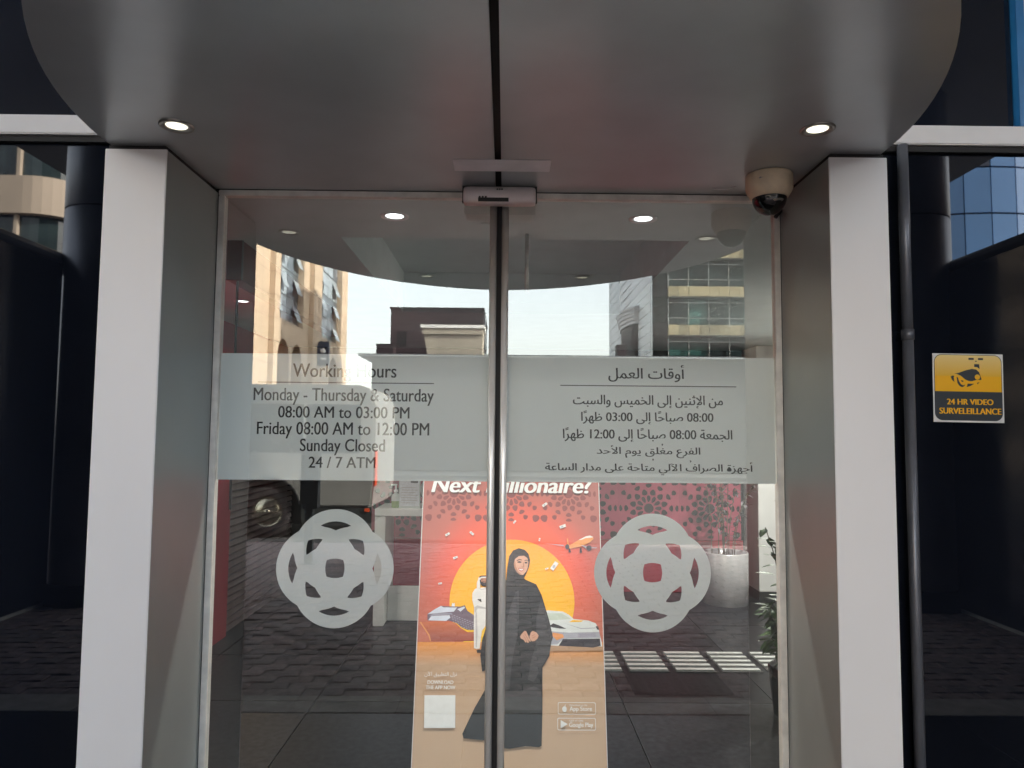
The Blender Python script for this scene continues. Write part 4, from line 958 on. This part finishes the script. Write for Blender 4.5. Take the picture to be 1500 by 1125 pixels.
pm_ = thing('parking_meter', 'dark slate cabinet on a thin post standing on the pavement before the van', 'meter', (-2.345, -6.5, 0))
box('post', 'meter', pm_, -.045, .045, -.045, .045, 0, .655, .004)
box('cabinet', 'meter', pm_, -.105, .105, -.08, .08, .656, 1.50, .012)
box('screen', 'van_glass', pm_, -.07, .07, .0795, .084, 1.2, 1.36)
box('base_plate', 'meter', pm_, -.10, .10, -.10, .10, 0, .014)

# --- beige building on the left
A_ = thing('beige_building', 'sunlit beige stone building with tall window strips and arches mirrored left', 'building', (0, 0, 0))
def vwall(x, v0, v1, z0, z1, m='beige_stone', depth=3.0, name='wall_pier'): return box(name, m, A_, x-depth, x, -v1, -v0, z0, z1)
def archwall(x, v0, v1, z0, z1, archs, depth=.8):
    pts = [(-v1, z0)]
    for c, r, h in sorted(archs, key=lambda q: -q[0]):
        pts.append((-c-r, z0)); pts += [(-c-r*math.cos(PI*i/14), h+r*math.sin(PI*i/14)) for i in range(15)]; pts.append((-c+r, z0))
    pts += [(-v0, z0), (-v0, z1), (-v1, z1)]
    MB().prism(pts, x-depth, x, 'x').build('arcade_wall', 'beige_stone', A_, fix=True)
def winstrip(x, v0, v1, z0, rows, cols, dz=2.0):
    box('window_backing', 'mullion', A_, x-.25, x-.06, -v1, -v0, z0, z0+rows*dz)
    w = (v1-v0)/cols
    g = [MB().box(-.05, 0, -w/2+.05, w/2-.05, -dz/2+.06, dz/2-.06).mesh('window_pane', m_) for m_ in ('win_grey', 'win_grey2')]
    for i in range(cols):
        for j in range(rows):
            o = link('window_pane', g[random.random() < (.55 if i in (1, 2) else .2)], A_); o.location = (x, -(v0+w*(i+.5)), z0+dz*(j+.5))
    return MB().box(-.05, 0, -w/2+.10, w/2-.10, -1.15, 0).mesh('open_casement', 'win_grey2'), w
def casement(g, x, v, z, ang=20):
    o = link('open_casement', g, A_); o.location = (x+.06, -v, z+.75); o.rotation_euler = (0, R(-ang), 0)
# first volume: face at x=-16, v 48..57
vwall(-16.4, 40, 48.2, 0, 26, depth=3)
vwall(-16, 48.2, 49.4, 9.75, 26); vwall(-16, 55.4, 57.0, 9.75, 26); vwall(-16, 49.4, 55.4, 24, 26)
archwall(-16, 48.2, 57.0, 0, 9.75, [(50.5,1.35,7.0),(53.9,1.35,7.0)])
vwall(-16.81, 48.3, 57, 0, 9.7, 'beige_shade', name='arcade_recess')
g_, w_ = winstrip(-16.45, 49.45, 55.35, 9.8, 7, 4)
for v, z in ((50.9,12.6),(54.5,12.6),(50.9,14.7),(54.6,14.7),(54.5,10.5),(50.2,10.6)): casement(g_, -16.45, v, z)
# second volume: face at x=-15.6, v 57..69
vwall(-15.6, 57.01, 59.6, 0, 26); vwall(-15.6, 67.0, 69.5, 9.75, 26); vwall(-15.6, 59.6, 67, 24, 26)
archwall(-15.6, 59.61, 69.5, 0, 9.75, [(64.2,1.6,6.8)])
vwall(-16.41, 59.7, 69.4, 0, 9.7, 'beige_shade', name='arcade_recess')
g_, w_ = winstrip(-16.05, 59.65, 66.95, 9.8, 7, 4)
for v, z in ((61,12.6),(65.8,12.6),(61,14.7),(65.8,14.6),(60.8,10.5),(65.9,10.5)): casement(g_, -16.05, v, z)
box('roof', 'beige_stone', A_, -24, -15.4, -69.8, -39.8, 26.01, 26.6)
box('rear_mass', 'beige_stone', A_, -24, -19.5, -69.5, -40, 0, 26)
bs = thing('blade_sign', 'navy blue box sign with a white dot projecting from the beige building', 'sign', (-15.2, -58.6, 8.3))
box('sign_box', 'navy_sign', bs, -.39, .55, -.2, .2, -1.1, .9, .02)
MB().lathe([(.001,0),(.22,0),(.22,.03),(.001,.04)], 0, 0, 20).build('sign_dot', 'white', bs).rotation_euler = (-PI/2, 0, 0)
bs.children[-1].location = (.08, .2, .1)
box('sign_line', 'white', bs, -.1, .3, .2, .22, -.6, -.48)
box('bracket', 'black_tube', bs, -.42, -.38, -.05, .05, -.6, .5)

# --- low pale building, maroon block, taupe tower straight opposite
lb = thing('low_building', 'low pale flat roofed building across the road with thin eaves', 'building', (0, -30, 0))
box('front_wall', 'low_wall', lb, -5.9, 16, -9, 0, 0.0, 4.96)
box('roof_slab', 'mullion', lb, -6.42, 16.5, -9.5, .5, 4.965, 5.06)
box('plinth', 'low_wall', lb, -5.95, 16.05, -.1, .05, 0, .5)
for x0, x1, z, m_, lab in ((-5.77,-5.02,5.58,'maroon','small dark box on the left end of the low flat roof'),(-.21,.05,5.63,'taupe','small taupe box on the low flat roof beside the door seam'),(4.98,5.40,5.64,'maroon','small dark maroon box on the low flat roof before the ribbed building')):
    q = thing('roof_box', lab, 'roof box', ((x0+x1)/2, -30.5, 5.06)); w = (x1-x0)/2
    box('box_body', m_, q, -w, w, -.5, .25, 0, z-5.10); box('box_lid', m_, q, -w-.02, w+.02, -.52, .27, z-5.097, z-5.06)
mb_ = thing('maroon_block', 'dark maroon flat topped building block behind the low roof', 'building', (0, -40, 0))
for k in range(7): box('cladding_panel', 'maroon', mb_, -5.78-.9+.0, -1.13-.2, -8, 0+.02*(k%2), k*1.26, k*1.26+1.24)
box('roof_edge', 'maroon', mb_, -6.74, -1.27, -8.05, .06, 8.83, 8.92)
for k in range(3): box('window', 'black_wall', mb_, -6.3, -5.75, .021, .05, 2.9+k*1.9, 3.7+k*1.9)
MB().tube([(-1.22, -.2, 5), (-1.22, -.2, 8.7)], .035, 6).build('vertical_pole', 'rail', mb_)
tt = thing('taupe_tower', 'taupe rendered roof structure with pale cornice in front of the maroon block', 'building', (0, -32.5, 0))
MB().prism([(-3.70,5.06),(-1.12,5.06),(-1.12,6.33),(-3.92,6.33),(-3.84,5.9)], -2.2, 0, 'y').build('rendered_wall', 'taupe', tt, fix=True)
box('cornice', 'taupe', tt, -3.98, -1.11, -2.3, .10, 6.335, 6.62)
box('cornice_cap', 'pale_trim', tt, -4.06, -1.02, -2.4, .16, 6.625, 6.78)

# --- white ribbed building and straw-and-glass offices on the right
rb = thing('ribbed_building', 'white building of ribbed cladding with a dark arched window bay', 'building', (12.7, 0, 0))
for k in range(26): box('cladding_panel', 'clad_white', rb, 0+.012*(k % 2), 9, -88, -62, .05+k*.9, .05+k*.9+.80)
box('core', 'gap', rb, .06, 9, -87.9, -62.1, 0, 23.5)
def bay(v, hw, z0, z1, m_, n=10, nm='bay_shell', d=1.0):
    pts = [(.0-d*math.sin(PI*i/n), -v-hw*math.cos(PI*i/n)) for i in range(n+1)]
    return MB().prism(pts, z0, z1).build(nm, m_, rb, fix=True)
for k in range(8): bay(72, 4.2, .05+k*1.1, .05+k*1.1+1.06, 'clad_bay')
bay(72, 4.0, 9.0, 12.4, 'gap', nm='bay_window', d=.8)
for k in range(5): bay(72, 4.3+.05*k, 12.41+k*.34, 12.41+k*.34+.30, 'clad_bay', nm='bay_hood', d=1.0+.1*k)
box('blue_window', 'navy_sign', rb, -.9, -.4, -70.2, -69.2, 6.4, 8.4)
of = thing('office_building', 'office block of straw yellow spandrel bands and teal glass storeys mirrored right', 'building', (0, -60, 0))
FZ = [0.0, 3.55, 6.9, 10.26, 13.6, 16.95, 20.3]
box('stair_recess', 'dark_glass', of, 12.72, 14.0, -12, -1.2, 0, 22)
for z in FZ[1:]: box('recess_band', 'maroon', of, 12.73, 13.99, -1.19, -1.1, z+.1, z+1.2)
box('core', 'dark_glass', of, 14.01, 34, -14, -.6, 0, 22)
random.seed(11)
for z in FZ[1:]:
    me = MB().box(-.425, .425, -.45, 0, 0, .86).mesh('spandrel_panel', 'spandrel')
    for k in range(20):
        o = link('spandrel_panel', me, of); o.location = (14.32+k*.875, 0+random.uniform(-.01,.01), z)
    box('slab_edge', 'low_wall', of, 13.9, 32, -.5, .06, z-.16, z-.01)
    rl = MB(); rl.tube([(13.9, .08, z+1.42), (32, .08, z+1.42)], .04, 6); rl.tube([(13.9, .08, z+2.75), (32, .08, z+2.75)], .035, 6)
    for k in range(10): rl.box(13.9+k*1.75, 13.95+k*1.75, -.4, -.3, z+.87, z+3.3)
    rl.build('railing', 'rail', of)
    for k in range(11):
        box('glass_panel', random.choice(['teal_glass','dark_glass','dark_glass','teal_glass']), of, 14.03+k*1.6, 15.58+k*1.6, -.58, -.5, z+.9, z+3.3)
gd = MB()
for k in range(5): gd.box(15.0+k*1.1, 15.08+k*1.1, -.2, -.1, 3.6, 6.6)
gd.build('ground_floor_mullion', 'rail', of)

# --- reflected in the side glass: blue curtain wall tower, pink round tower, cream office
bl = thing('blue_tower', 'curved blue glass tower with a dark window grid mirrored top right', 'building', (27, -46, 0))
for i in range(14):
    for j in range(12):
        a0, a1 = R(30+i*9), R(30+i*9+8.6)
        r = 9.0; z0 = 1+j*2.6; z1 = z0+2.5
        mb = MB(); pts = [(r*math.cos(a0), r*math.sin(a0)), (r*math.cos(a1), r*math.sin(a1)), ((r-.2)*math.cos(a1), (r-.2)*math.sin(a1)), ((r-.2)*math.cos(a0), (r-.2)*math.sin(a0))]
        mb.prism(pts, z0, z1).build('glass_panel', 'navy_sign' if (i*5+j*7) % 11 == 0 else 'blue_glass', bl, fix=True)
MB().lathe([(8.75,0),(8.75,33),(.01,33.2)], 0, 0, 40).build('core', 'black_wall', bl)
rt = thing('round_tower', 'pinkish round stone tower with window bands beside the blue glass tower', 'building', (18.2, -36, 0))
for k in range(7):
    MB().lathe([(2.6,.02+k*3.2),(2.65,.03+k*3.2),(2.65,2.0+k*3.2),(2.6,2.02+k*3.2)], 0, 0, 32).build('stone_band', 'stone_pink', rt)
    MB().lathe([(2.5,2.0+k*3.2),(2.5,3.22+k*3.2)], 0, 0, 32).build('window_band', 'dark_glass', rt)
MB().lathe([(2.8,22.4),(2.8,22.8),(.01,23.6)], 0, 0, 32).build('roof', 'stone_pink', rt)
co = thing('cream_office', 'cream office building with banded windows mirrored top left', 'building', (-24, -33, 0))
for k in range(8):
    z = k*3.4
    pts = [(-6.5,-6.5)]+[(6.5-1.8+1.8*math.sin(PI/2*i/8), -6.5+1.8-1.8*math.cos(PI/2*i/8)) for i in range(9)]+[(6.5-1.8+1.8*math.cos(PI/2*i/8), 6.5-1.8+1.8*math.sin(PI/2*i/8)) for i in range(9)]+[(-6.5,6.5)]
    MB().prism(pts, z+.02, z+1.55).build('concrete_band', 'office', co, fix=True)
    MB().prism([(x*.95, y*.95) for x, y in pts], z+1.555, z+3.41).build('window_band', 'dark_glass', co, fix=True)
    mu = MB()
    for i in range(8): mu.box(-6.2+i*1.5, -6.06+i*1.5, 6.18, 6.35, z+1.56, z+3.4)
    mu.build('mullion', 'office', co)
MB().box(-6.5, 6.4, -6.5, 6.4, 27.3, 27.9).build('roof', 'office', co)
